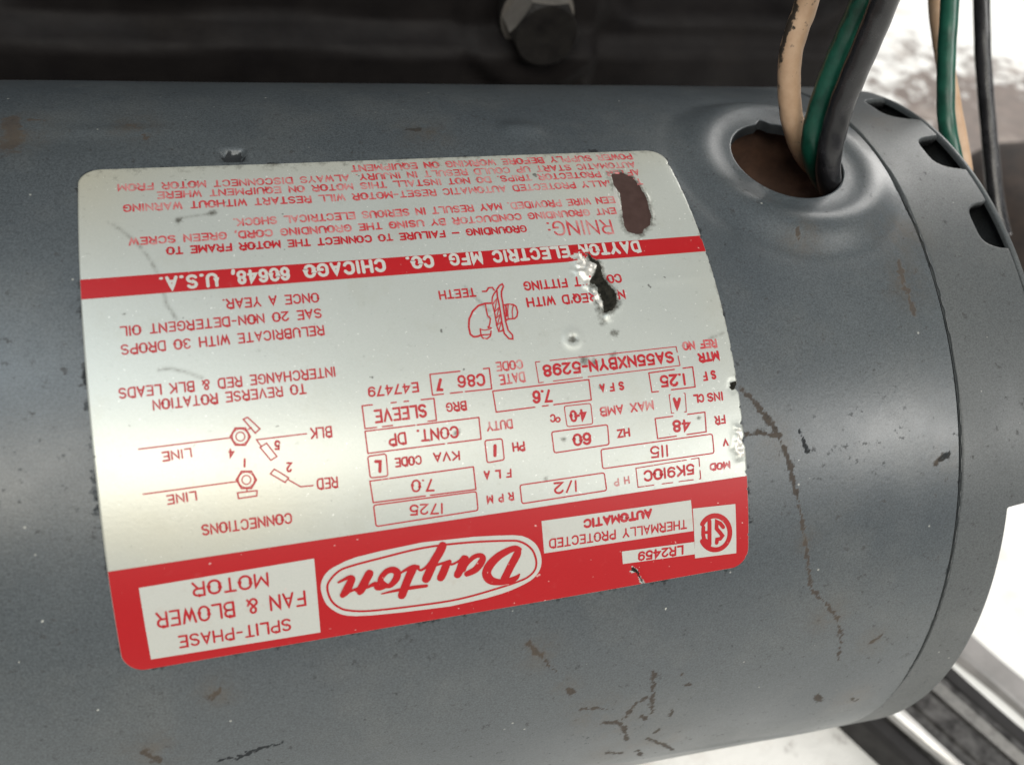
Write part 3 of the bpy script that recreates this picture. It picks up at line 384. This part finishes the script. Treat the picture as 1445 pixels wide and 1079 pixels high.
# end bell: rim height varies round the shell, U-shaped vent slots in it and a long cut-back on the near side
def rim(v):
    th = np.degrees(v/71.0)
    e = 100.3+0*th
    for c_, hw, dp in ((15.0, 4.0, 4.9), (29.4, 4.1, 5.8), (43.2, 4.8, 6.6), (57.5, 4.5, 6), (72, 4.5, 6), (86.5, 4.5, 6)):
        q = np.clip(np.abs(th-c_)/hw, 0, 1); e = e-dp*np.clip(1-q**4, 0, 1)**.6*(q < 1)
    cut = sstep(-23.5, -24.3, th)*sstep(-140, -139, th); e = e-cut*6.9
    return e
bv = np.unique(np.concatenate([np.linspace(-113, 85, 700), np.linspace(85, 333.1, 120), np.radians([-23.4, -23.6, -23.8, -24, -24.2, -24.4])*71]))
ft = np.concatenate([[0, .008, .02], np.linspace(.04, .985, 26), [.995, 1.0]])
gt, gb = np.meshgrid(ft, bv, indexing='ij'); ee = rim(gb); bs = SEAM+.15+(ee-SEAM-.15)*gt
br = 71.0+.04*n3(bs+9, gb)
br = br-.45*np.clip(1-gt/.02, 0, 1)-.35*np.clip((gt-.985)/.015, 0, 1)
q = np.hypot(bs-HS, gb-HV); br = br+.2*sstep(24, 18, q)
ns, nb = gt.shape
inner = S(bs, gb, br-1.7).reshape(-1, 3)
Vb = np.concatenate([S(bs, gb, br).reshape(-1, 3), inner]); fo = grid(ns, nb); fi = grid(ns, nb, ns*nb)[:, ::-1]
lip = np.stack([np.arange(nb-1)+(ns-1)*nb, np.arange(nb-1)+(ns-1)*nb+ns*nb, np.arange(1, nb)+(ns-1)*nb+ns*nb, np.arange(1, nb)+(ns-1)*nb], -1)
A2 = fields(bs.ravel(), gb.ravel()); A2 = {k: np.concatenate([a, a*0+(1.8 if k == 'scuff_shade' else 0)]) for k, a in A2.items()}  # inner faces blackened: painted shade inside the vent slots
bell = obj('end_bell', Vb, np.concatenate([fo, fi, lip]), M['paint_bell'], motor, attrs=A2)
# thin bright worn edge along rim and seam
def edge_strip(name, vlo, vhi, rfun, sfun, wd, par, dash):
    v_ = np.linspace(vlo, vhi, 420); k = np.clip(.55+.5*n4(v_, v_*0), .08, 1) if dash else np.ones(420)
    a = S(sfun(v_)-wd*k, v_, rfun(v_)+.02); b = S(sfun(v_), v_, rfun(v_)-.05); c_ = S(sfun(v_)+.05, v_, rfun(v_)-.25)
    return obj(name, np.stack([a, b, c_], 0), grid(3, 420), M['edge'], par)
edge_strip('worn_edge', -95, -30.2, lambda v: 70.7+0*v, rim, .22, bell, True)
edge_strip('worn_edge', -29.4, 17.2, lambda v: 70.7+0*v, rim, .16, bell, True)
edge_strip('worn_edge', -95, 23, lambda v: 70.95+0*v, lambda v: SEAM+.26+0*v, .16, bell, True)
# end plate lip beyond the slots
pv_ = np.linspace(math.radians(-20)*71, math.radians(205)*71, 240)
pr = [(100.75, 69.7), (100.8, 70.3), (101.0, 70.6), (101.7, 70.6), (102.1, 70.2), (102.2, 62), (101.5, 60), (101.5, 30)]
obj('end_plate', np.stack([S(s_, pv_, r_) for s_, r_ in pr]), grid(len(pr), 240), M['paint_bell'], motor)
av = np.linspace(0, 2*math.pi*71, 97)
obj('inner_shade_drum', np.stack([S(82.0, av, 69.2), S(84.5, av, 52), S(98.5, av, 50), S(99, av, 40), S(99, av, 8), S(99, av, .01)]), grid(6, 97), M['dark'], motor)  # near-black drum standing in for the shade inside the bell
obj('rear_cap', np.stack([S(-120, av, 71), S(-124, av, 68), S(-126, av, 40), S(-126, av, .01)]), grid(4, 97)[:, ::-1], M['paint_bell'], motor)
# cup under the wire hole
hn = np.array([0, -math.cos(HV/71+DEL), math.sin(HV/71+DEL)]); hc = S(HS, HV, 71.0); e1 = np.array([1., 0, 0]); e2 = np.cross(hn, e1)
rings = []
aa = np.linspace(0, 2*math.pi, 49)
for rad, dp in ((13.2, 1.4), (13.4, 6), (13.0, 12), (11, 14.5), (5, 15.2), (.01, 15.2)):
    rings.append(hc+(rad*np.cos(aa)[:, None]*e1+rad*np.sin(aa)[:, None]*e2-dp*hn)/1000)
obj('wire_box', np.stack(rings), grid(6, 49), M['rust'], motor)
# saddle under the motor
sx = np.linspace(-70, 40, 12); sa = np.linspace(-118, -62, 15)+0
sad = []
for s_ in (-70, 40):
    pass
V = []; 
for s_ in sx:
    for d in np.radians(np.linspace(-125, -55, 15)): V.append((s_/1000, .0722*math.cos(d), HZ+.0722*math.sin(d)))
    V.append((s_/1000, .055, 0.0)); V.append((s_/1000, -.030, 0.0))
n_ = 17; fs = [(i*n_+j, (i+1)*n_+j, (i+1)*n_+(j+1) % n_, i*n_+(j+1) % n_) for i in range(11) for j in range(n_)]
fs += [tuple(range(n_)), tuple(range(11*n_, 12*n_))[::-1]]
V = [(x, max(min(y, .042), -.030) if z > .001 else y, z) for x, y, z in V]
obj('mounting_saddle', V, fs, M['cast'], motor, smooth=False)

# ---------------------------------------------------------------- nameplate
ca, sa_ = math.cos(LAL), math.sin(LAL)
def crumple(a, b):
    so = sdf(a, b, SOOT); fo = np.minimum(np.minimum(sdf(a, b, FOIL[0]), sdf(a, b, FOIL[1])), so)
    k = sstep(1.6, -.6, fo); d = k*(.20+.13*n1(a, b)+.16*n2(a, b))
    d = d-.20*sstep(.1, -.8, so)
    d = d+.20*np.exp(-((sdf(a, b, FOIL[2])+.3)/.7)**2)*(1+.5*n1(a, b))
    to = sdf(a, b, TORN); d = d-.07*sstep(.05, -.2, to)+.10*np.exp(-((to-.15)/.3)**2)*(.6+.5*n2(a, b))
    ga, gb_, gr = GRIME[3]; q = np.hypot(a-ga, b-gb_); d = d+.16*np.exp(-((q-1.0)/.55)**2)-.10*np.exp(-(q/.6)**2)
    for e in (0, 1): d = d-.10*np.exp(-(sdf(a, b, NICK[e])/.35)**2)
    d = d+.012*n3(a*1.6, b*1.6)+.10*np.exp(-((a-37.5)/6)**2-((b-9.5)/.9)**2)
    d = d+.035*np.exp(-(seg_dist(a, b, HAIR[1])/.5)**2)
    return np.maximum(d, -.075)
def L(a, b, h):            # label plane (mm; a right in the photo, b up) and height over the foil -> world
    a = np.asarray(a, float); b = np.asarray(b, float)
    return S(a*ca-b*sa_, a*sa_+b*ca, 71.15+crumple(a, b)+disp(a*ca-b*sa_, a*sa_+b*ca)+h)
hw, hh, RC = LW/2, LH/2, 2.9
def halfw(b):
    q = np.clip(np.abs(b)-(hh-RC), 0, RC); return hw-RC+np.sqrt(np.clip(RC*RC-q*q, 0, None))
plate = None
rows = np.concatenate([-hh+RC*(1-np.cos(np.linspace(0, math.pi/2, 22)[:-1])), np.linspace(-hh+RC, hh-RC, 240), hh-RC*(1-np.cos(np.linspace(math.pi/2, 0, 22)[1:]))])
cols = np.linspace(-1, 1, 330)
gc, gr_ = np.meshgrid(cols, rows, indexing='ij')
ga_ = gc*halfw(gr_); gb2 = gr_
chipn = np.clip(n1(gb2*1.0, gb2*0)-.9, 0, 1)*.25+.5*np.exp(-((gb2+16.2)/.5)**2)+.35*np.exp(-((gb2+13.5)/.3)**2)+.5*np.exp(-((gb2+8.3)/.45)**2)
ga_ = ga_-np.where(gc > .985, (gc-.985)/.015*chipn, 0)
at = {}
soft = lambda d, w_: 1/(1+np.exp(np.clip(d/w_, -30, 30)))
at['torn'] = soft(sdf(ga_, gb2, TORN), .10); at['soot'] = np.maximum(soft(sdf(ga_, gb2, SOOT), .22), np.maximum(.9*soft(sdf(ga_, gb2, NICK[0]), .15), soft(sdf(ga_, gb2, NICK[1]), .1)))
at['foil'] = np.maximum.reduce([soft(sdf(ga_, gb2, p), .2) for p in FOIL])
gm = 0*ga_
for a, b, r_ in GRIME: gm = np.maximum(gm, np.exp(-((ga_-a)**2+((gb2-b)*1.3)**2)/r_**2))
gm = np.maximum(gm, .75*np.exp(-(seg_dist(ga_, gb2, [SOOT[12], (SOOT[12][0]+.6, SOOT[12][1]-6.5)])/.7)**2)); gm = np.maximum(gm, .75*np.exp(-(np.maximum(sdf(ga_, gb2, TORN), 0)/.8)**2))
gm = np.maximum(gm, .9*np.exp(-(np.maximum(sdf(ga_, gb2, SOOT), 0)/.7)**2)); gm = np.maximum(gm, .45*np.exp(-(hw-ga_)/.3)); gm = np.maximum(gm, .4*np.exp(-((hh-gb2)/1.2)))
at['grime'] = gm
hr = 0*ga_
for p in HAIR: hr = np.maximum(hr, np.exp(-(seg_dist(ga_, gb2, p)/.22)**2))
at['hair'] = hr
at['cream_sheen'] = np.clip(.85*np.exp(-((ga_+36)/20)**2-((gb2+17)/7)**2)+.6*np.exp(-((ga_+44)/8)**2-((gb2-31)/10)**2)+.6*np.exp(-((hw-ga_)/6)**2)*np.clip(.5+.5*n3(gb2, ga_), 0, 1)+.45*np.exp(-((hh-gb2)/4)**2)+.35*np.exp(-((ga_-30)/12)**2-((gb2-27)/7)**2), 0, 1)  # warm sheen of the foil painted in as cream, with its yellowing
nc, nr = ga_.shape
top = L(ga_, gb2, 0).reshape(-1, 3); f_ = grid(nc, nr)
bi = np.concatenate([np.arange(nc)*nr, (nc-1)*nr+np.arange(1, nr), np.arange(nc-2, -1, -1)*nr+nr-1, np.arange(nr-2, 0, -1)])
low = S(ga_*ca-gb2*sa_, ga_*sa_+gb2*ca, 70.95+disp(ga_*ca-gb2*sa_, ga_*sa_+gb2*ca)).reshape(-1, 3)[bi]; nb_ = len(bi); sk = nc*nr+np.arange(nb_)
skirt = np.stack([bi, sk, np.roll(sk, -1), np.roll(bi, -1)], -1)
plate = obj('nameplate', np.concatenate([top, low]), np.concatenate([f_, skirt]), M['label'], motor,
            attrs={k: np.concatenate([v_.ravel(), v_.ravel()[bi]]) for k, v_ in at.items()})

def damaged(a, b):         # where print is gone with the foil
    j = .18*n1(a, b)+.12*n2(a*2, b*2)
    return (sdf(a, b, TORN)+j < .10) | (sdf(a, b, SOOT)+2*j < .25) | (sdf(a, b, FOIL[0])+2*j < .05) | (sdf(a, b, FOIL[1])+2*j < .05) | (sdf(a, b, FOIL[2]) < 0)
LAYER = {1: .030, 2: .058, 3: .088}
def convex_fill(name, poly, h, mat, step=.30, par=None):
    p = np.array(poly); lo, hi = p[:, 1].min()+1e-4, p[:, 1].max()-1e-4; n = max(3, int((hi-lo)/step)); bs_ = np.linspace(lo, hi, n); e = []
    for b in bs_:
        xs = []
        for (xa, ya), (xb, yb) in zip(p, np.roll(p, -1, 0)):
            if (ya > b) != (yb > b): xs.append(xa+(xb-xa)*(b-ya)/(yb-ya))
        e.append((min(xs), max(xs)))
    e = np.array(e); m = max(3, int((e[:, 1]-e[:, 0]).max()/.5)); u = np.linspace(0, 1, m)[:, None]
    a = e[:, 0][None]*(1-u)+e[:, 1][None]*u; b = np.repeat(bs_[None], m, 0)
    return obj(name, L(a, b, h), grid(m, n), mat, par or plate)
# red header and red band follow the plate's own outline
def field(name, b0, b1, inset):
    r_ = np.unique(np.concatenate([rows[(rows > b0) & (rows < b1)], [max(b0, -hh+.01), b1]])); c_ = np.linspace(-1, 1, 330)
    C, Rw = np.meshgrid(c_, r_, indexing='ij'); A = C*(halfw(Rw)-inset); A = A-np.where(C > .98, .25*np.clip(n1(Rw, 0*Rw)-.9, 0, 1), 0)
    fcs = grid(330, len(r_)); ce_a = A.ravel()[fcs].mean(1); ce_b = Rw.ravel()[fcs].mean(1)
    bad = damaged(ce_a, ce_b) | (sdf(ce_a, ce_b, NICK[1])+.1*n1(ce_a, ce_b) < .05)
    return obj(name, L(A, Rw, LAYER[1]), fcs[~bad], M['field'], plate)
header = field('red_header', -hh+.03, HEAD, .05); band = field('red_band', BAND0, BAND1, .05)

# print strokes: flat ribbons that follow the curved foil
def ribbon(pts, wd, V, F, h, closed=False, cut=True):
    P = [np.array(p[:2], float) for p in pts]; Wd = [p[2] if len(p) > 2 else wd for p in pts]
    Q, QW = [], []
    n = len(P); rngn = range(n if closed else n-1)
    for i in rngn:
        a, b = P[i], P[(i+1) % n]; wa, wb = Wd[i], Wd[(i+1) % n]; d = np.hypot(*(b-a)); m = max(1, int(math.ceil(d/.7)))
        for k in range(m): t_ = k/m; Q.append(a+(b-a)*t_); QW.append(wa+(wb-wa)*t_)
    if not closed: Q.append(P[-1]); QW.append(Wd[-1])
    Q = np.array(Q); QW = np.array(QW); n = len(Q)
    if n < 2: return
    nx = np.roll(Q, -1, 0)-Q; pvv = Q-np.roll(Q, 1, 0)
    if not closed: nx[-1] = pvv[-1]; pvv[0] = nx[0]
    un = nx/(np.linalg.norm(nx, axis=1)[:, None]+1e-9); up = pvv/(np.linalg.norm(pvv, axis=1)[:, None]+1e-9)
    tg = un+up; tg /= (np.linalg.norm(tg, axis=1)[:, None]+1e-9); nm = np.stack([-tg[:, 1], tg[:, 0]], -1)
    co = np.clip((nm*np.stack([-un[:, 1], un[:, 0]], -1)).sum(1), .55, 1); hwid = QW/2/co
    if not closed:       # round ends
        c0, c1 = QW[0]/2, QW[-1]/2
        Q = np.concatenate([[Q[0]-un[0]*c0], [Q[0]-un[0]*c0*.72], Q, [Q[-1]+up[-1]*c1*.72], [Q[-1]+up[-1]*c1]])
        nm = np.concatenate([[nm[0]], [nm[0]], nm, [nm[-1]], [nm[-1]]]); hwid = np.concatenate([[c0*.3, c0*.75], hwid, [c1*.75, c1*.3]]); n += 4
    l_ = Q+nm*hwid[:, None]; r_ = Q-nm*hwid[:, None]; base = len(V)
    bad = damaged(Q[:, 0], Q[:, 1]) if cut else np.zeros(n, bool)
    h_ = h[0]; h[0] += .004
    for i in range(n): V.append((l_[i][0], l_[i][1], h_)); V.append((r_[i][0], r_[i][1], h_))
    for i in range(n if closed else n-1):
        j = (i+1) % n
        if bad[i] or bad[j]: continue
        F.append((base+2*i, base+2*i+1, base+2*j+1, base+2*j))
def smooth_loop(P):
    P = np.array(P); n = len(P); o = []
    for i in range(n):
        p0, p1, p2, p3 = P[i-1], P[i], P[(i+1) % n], P[(i+2) % n]
        for t_ in np.linspace(0, 1, 6)[:-1]: o.append(.5*((2*p1)+(-p0+p2)*t_+(2*p0-5*p1+4*p2-p3)*t_**2+(-p0+3*p1-3*p2+p3)*t_**3))
    return np.array(o)
def print_obj(name, V, F, mat, par):
    if not F: return None
    V = np.array(V); o = obj(name, L(V[:, 0], V[:, 1], V[:, 2]), np.array(F)[:, ::-1], mat, par, smooth=True); return o

def arc(cx_, cy_, rx, ry, a0, a1, n=9):
    return [(cx_+rx*math.cos(math.radians(a0+(a1-a0)*i/n)), cy_+ry*math.sin(math.radians(a0+(a1-a0)*i/n))) for i in range(n+1)]
O_ = [(0, 2), (0, 4)]+arc(2, 4, 2, 2, 180, 0)+[(4, 2)]+arc(2, 2, 2, 2, 0, -180)
G = {
 'A': (4, [[(0, 0), (2, 6), (4, 0)], [(.75, 2), (3.25, 2)]]), 'B': (3.8, [[(0, 0), (0, 6), (2.3, 6)]+arc(2.3, 4.6, 1.4, 1.4, 90, -90)+[(0, 3.2)], [(2.3, 3.2)]+arc(2.2, 1.6, 1.6, 1.6, 90, -90)+[(0, 0)]]),
 'C': (4, [arc(2, 4, 2, 2, 20, 180)+arc(2, 2, 2, 2, 180, 340)]), 'D': (4, [[(0, 0), (0, 6), (2, 6)]+arc(2, 4, 2, 2, 90, 0)+arc(2, 2, 2, 2, 0, -90)+[(0, 0)]]),
 'E': (3.5, [[(3.5, 6), (0, 6), (0, 0), (3.5, 0)], [(0, 3.1), (2.8, 3.1)]]), 'F': (3.5, [[(3.5, 6), (0, 6), (0, 0)], [(0, 3.1), (2.8, 3.1)]]),
 'G': (4, [arc(2, 4, 2, 2, 20, 180)+arc(2, 2, 2, 2, 180, 360)+[(4, 2.7), (2.3, 2.7)]]), 'H': (4, [[(0, 0), (0, 6)], [(4, 0), (4, 6)], [(0, 3.1), (4, 3.1)]]),
 'I': (.5, [[(.25, 0), (.25, 6)]]), 'J': (3, [[(3, 6), (3, 1.6)]+arc(1.5, 1.5, 1.5, 1.5, 0, -180)]), 'K': (3.9, [[(0, 0), (0, 6)], [(3.8, 6), (0, 2.4)], [(1.3, 3.6), (3.9, 0)]]),
 'L': (3.4, [[(0, 6), (0, 0), (3.4, 0)]]), 'M': (4.6, [[(0, 0), (0, 6), (2.3, 1.6), (4.6, 6), (4.6, 0)]]), 'N': (4, [[(0, 0), (0, 6), (4, 0), (4, 6)]]),
 'O': (4, [O_+[(0, 2)]]), 'P': (3.8, [[(0, 0), (0, 6), (2.2, 6)]+arc(2.2, 4.4, 1.6, 1.6, 90, -90)+[(0, 2.8)]]), 'Q': (4, [O_+[(0, 2)], [(2.4, 1.6), (4, -.3)]]),
 'R': (3.9, [[(0, 0), (0, 6), (2.2, 6)]+arc(2.2, 4.4, 1.6, 1.6, 90, -90)+[(0, 2.8)], [(2.1, 2.8), (3.9, 0)]]),
 'S': (3.8, [arc(1.9, 4.5, 1.8, 1.5, 25, 270)+arc(1.9, 1.5, 1.9, 1.5, 90, -155)]), 'T': (3.8, [[(0, 6), (3.8, 6)], [(1.9, 6), (1.9, 0)]]),
 'U': (4, [[(0, 6), (0, 2)]+arc(2, 2, 2, 2, 180, 360)+[(4, 6)]]), 'V': (4, [[(0, 6), (2, 0), (4, 6)]]), 'W': (5, [[(0, 6), (1.25, 0), (2.5, 5), (3.75, 0), (5, 6)]]),
 'X': (3.9, [[(0, 0), (3.9, 6)], [(0, 6), (3.9, 0)]]), 'Y': (4, [[(0, 6), (2, 3), (4, 6)], [(2, 3), (2, 0)]]), 'Z': (3.8, [[(0, 6), (3.8, 6), (0, 0), (3.8, 0)]]),
 '0': (4, [O_+[(0, 2)]]), '1': (.6, [[(.3, 0), (.3, 6)]]), '2': (3.8, [arc(1.9, 4.3, 1.8, 1.7, 165, -35)+[(0, 0), (3.8, 0)]]),
 '3': (3.7, [arc(1.8, 4.5, 1.7, 1.5, 160, -90)+arc(1.8, 1.5, 1.9, 1.5, 90, -160)]), '4': (4, [[(3, 0), (3, 6), (0, 1.8), (4, 1.8)]]),
 '5': (3.8, [[(3.5, 6), (.4, 6), (.2, 3.3)]+arc(1.8, 2, 2, 1.95, 130, -160)]), '6': (3.8, [arc(1.9, 1.9, 1.9, 1.9, 150, 510)+[(.1, 2.6)]+arc(2.1, 3.9, 2, 2.1, 185, 30)]),
 '7': (3.8, [[(0, 6), (3.8, 6), (1.3, 0)]]), '8': (3.8, [arc(1.9, 4.5, 1.6, 1.5, -90, 270, 14), arc(1.9, 1.55, 1.9, 1.55, 90, 450, 14)]),
 '9': (3.8, [arc(1.9, 4.1, 1.9, 1.9, -30, 330)+[(3.7, 3.4)]+arc(1.7, 2.1, 2, 2.1, 5, -150)]),
 '.': (.5, [[(.1, .1), (.4, .1)]]), ',': (.6, [[(.4, .5), (.1, -.9)]]), ':': (.5, [[(.1, .6), (.4, .6)], [(.1, 3.6), (.4, 3.6)]]), '-': (2.6, [[(.2, 2.9), (2.4, 2.9)]]), '\u2014': (5, [[(.2, 2.9), (4.8, 2.9)]]),
 "'": (.6, [[(.4, 6), (.2, 4.6)]]), '&': (4, [[(4, .2), (.7, 4.2)]+arc(1.8, 4.9, 1.15, 1.1, 190, -10)+[(2.6, 3.9), (.5, 2.4)]+arc(1.5, 1.45, 1.5, 1.45, 150, 300)+[(3.2, 1.2), (3.9, 2.6)]]), '/': (2.4, [[(0, -.3), (2.4, 6.2)]]),
 '\u00b7': (.6, [[(.1, 3), (.5, 3)]]), '%': (3, [[(0, 0), (3, 6)]]), ' ': (2.6, [])}
bold_ = lambda k: k == 'white'
def lettering(s, a0, b0, a1, b1, hgt, wd, lay, ink):
    wd *= 1.3 if not bold_(ink) else 1.08
    hgt *= 1.06 if ink != 'white' else 1.2
    bold = ink == 'white'; gap = 1.7 if not bold else 2.3
    tot = sum(G[c][0] for c in s)+gap*(len(s)-1)
    X = np.array([a1-a0, b1-b0]); ln = np.hypot(*X); X = X/ln; Y = np.array([X[1], -X[0]])     # reads right to left in the photo, so up is towards the plate's header
    if Y[1] > 0: Y = -Y
    if len(s) == 1 and s in '1I': kx = (hgt-wd)/6*.8; ln0 = 0
    else: kx = (ln-wd)/tot; ln0 = wd/2
    ky = (hgt-wd)/6; org = np.array([a0, b0])+X*ln0
    V, F = [], []; x = 0
    for c in s:
        wc, st = G[c]; h = [LAYER[lay]]
        jx, jy = rng.normal(0, .012, 2)
        for poly in st:
            pts = [tuple(org+X*((x+px_)*kx+jx)+Y*((py_-3)*ky+jy)) for px_, py_ in poly]
            ribbon(pts, wd*(1+rng.normal(0, .06)), V, F, h)
        x += wc+gap
    par = band if lay == 2 else plate
    return print_obj('lettering', V, F, M[ink], plate)
for row in TEXT: lettering(*row)
for cs4, gaps, wd in BOX:
    rt, rb, lb, lt = [np.array(p) for p in cs4]; V, F = [], []; h = [LAYER[1]]
    def side(p, q, gp):
        s_ = 0; segs = []
        for g0, g1 in sorted(gp): segs.append((s_, g0)); s_ = g1
        segs.append((s_, 1)); return [[tuple(p+(q-p)*a), tuple(p+(q-p)*b)] for a, b in segs if b-a > .01]
    if not any(gaps.values()):
        pts = []
        cc = [rt, lt, lb, rb]
        for i in range(4):
            p, o1, o2 = cc[i], cc[i-1], cc[(i+1) % 4]
            u1 = (o1-p)/np.hypot(*(o1-p)); u2 = (o2-p)/np.hypot(*(o2-p)); rd = .28
            pts += [tuple(p+u1*rd), tuple(p+(u1+u2)*rd*.29), tuple(p+u2*rd)]
        ribbon(pts, wd, V, F, h, closed=True)
    else:
        for p, q, k in ((rt, lt, 't'), (lt, lb, 'l'), (rb, lb, 'b'), (rt, rb, 'r')):
            for sg in side(p, q, gaps[k]): ribbon(sg, wd, V, F, h)
    print_obj('data_box', V, F, M['red'], plate)
for nm, ids in (('lead_symbol', (0, 1)), ('lead_symbol', (2, 3)), ('terminal_symbol', (4, 5, 6, 10, 11, 14)), ('terminal_symbol', (7, 8, 9, 12, 13, 15)), ('degree_sign', (16,))):
    V, F = [], []; h = [LAYER[1]]
    for k in ids: ribbon(DIAG[k][0], DIAG[k][2], V, F, h, closed=bool(DIAG[k][1]))
    print_obj(nm, V, F, M['red'], plate)
V, F = [], []; h = [LAYER[1]]
for pts, cl, wd in FIT: ribbon(pts, wd, V, F, h, closed=bool(cl))
print_obj('fitting_drawing', V, F, M['red'], plate)
for i, p in enumerate(PANEL): convex_fill('print_panel', p, LAYER[2]+(.006 if i == 3 else 0), M['white'])
LOGO = smooth_loop(LOGO); LOGORING = smooth_loop(LOGORING)
convex_fill('logo_field', LOGO, LAYER[2], M['white'])
V, F = [], []; h = [LAYER[3]]; ribbon(LOGORING, .30, V, F, h, closed=True); print_obj('logo_ring', V, F, M['field'], plate)
V, F = [], []; h = [LAYER[3]+.004]
for pts in SCRIPT:
    sm_ = []
    n = len(pts); P = np.array(pts)
    for i in range(n-1):
        p0, p1, p2, p3 = P[max(i-1, 0)], P[i], P[i+1], P[min(i+2, n-1)]
        for t_ in np.linspace(0, 1, 5)[:-1]:
            sm_.append(tuple(.5*((2*p1)+(-p0+p2)*t_+(2*p0-5*p1+4*p2-p3)*t_**2+(-p0+3*p1-3*p2+p3)*t_**3)))
    sm_.append(tuple(P[-1])); ribbon([(x_, y_, w_*1.18) for x_, y_, w_ in sm_], .4, V, F, h)
print_obj('logo_script', V, F, M['field'], plate)
V, F = [], []; h = [LAYER[3]]
for pts in CSA: ribbon([(x_, y_, w_*1.12) for x_, y_, w_ in pts], .4, V, F, h)
print_obj('certification_mark', V, F, M['field'], plate)

# ---------------------------------------------------------------- wires
def tube(name, pts, rad, mat, label, mark=None):
    P = np.array(pts, float); n = len(P); Q = []
    for i in range(n-1):
        p0, p1, p2, p3 = P[max(i-1, 0)], P[i], P[i+1], P[min(i+2, n-1)]
        for t_ in np.linspace(0, 1, 9)[:-1]:
            Q.append(.5*((2*p1)+(-p0+p2)*t_+(2*p0-5*p1+4*p2-p3)*t_**2+(-p0+3*p1-3*p2+p3)*t_**3))
    Q.append(P[-1]); Q = np.array(Q); m = len(Q)
    for _ in range(3): Q[1:-1] = (Q[:-2]+2*Q[1:-1]+Q[2:])/4
    T = np.gradient(Q, axis=0); T /= np.linalg.norm(T, axis=1)[:, None]
    u = np.cross(T[0], [0, 1, 0]); u /= np.linalg.norm(u); V = []; mk = []
    for i in range(m):
        u = u-T[i]*np.dot(u, T[i]); u /= np.linalg.norm(u); b = np.cross(T[i], u)
        for k in range(20):
            a = 2*math.pi*k/20; d = u*math.cos(a)+b*math.sin(a); V.append(Q[i]+d*rad*(1+.015*math.sin(i*.9+k)))
            mk.append(0 if mark is None else max(0., float(np.dot(d, mark)))**12)
    f = np.asarray(grid(m, 20)); f = [tuple(x) for x in f]+[(i*20+19, (i+1)*20+19, (i+1)*20, i*20) for i in range(m-1)]+[tuple(range(20))[::-1], tuple(range((m-1)*20, m*20))]
    base = Vector(Q[-1]); o = obj(name, np.array(V)-np.array(base), f, mat, attrs=dict(mark=mk)); o.location = base
    tag(o, label, 'wire'); return o
side = -np.array(crow[0])-.35*np.array(crow[2]); side /= np.linalg.norm(side)
tube('wire', W_BEIGE, .00188, M['beige'], 'beige wire with black marks coming out of the motor hole', side)
tube('wire', W_GREEN, .0020, M['green'], 'green wire between beige and black wires in the motor hole', -np.array(crow[0]))
tube('wire', W_BLACK, .00205, M['black'], 'thick black wire coming out of the motor hole, rightmost of three')
tube('wire', B_BEIGE, .0018, M['beige'], 'beige wire behind the motor end, mostly hidden by a green wire')
tube('wire', B_GREEN, .0017, M['green'], 'green wire hanging behind the motor end over a beige wire')
tube('wire', B_BLACK, .0019, M['black'], 'thin black wire hanging alone at the right behind the motor end')
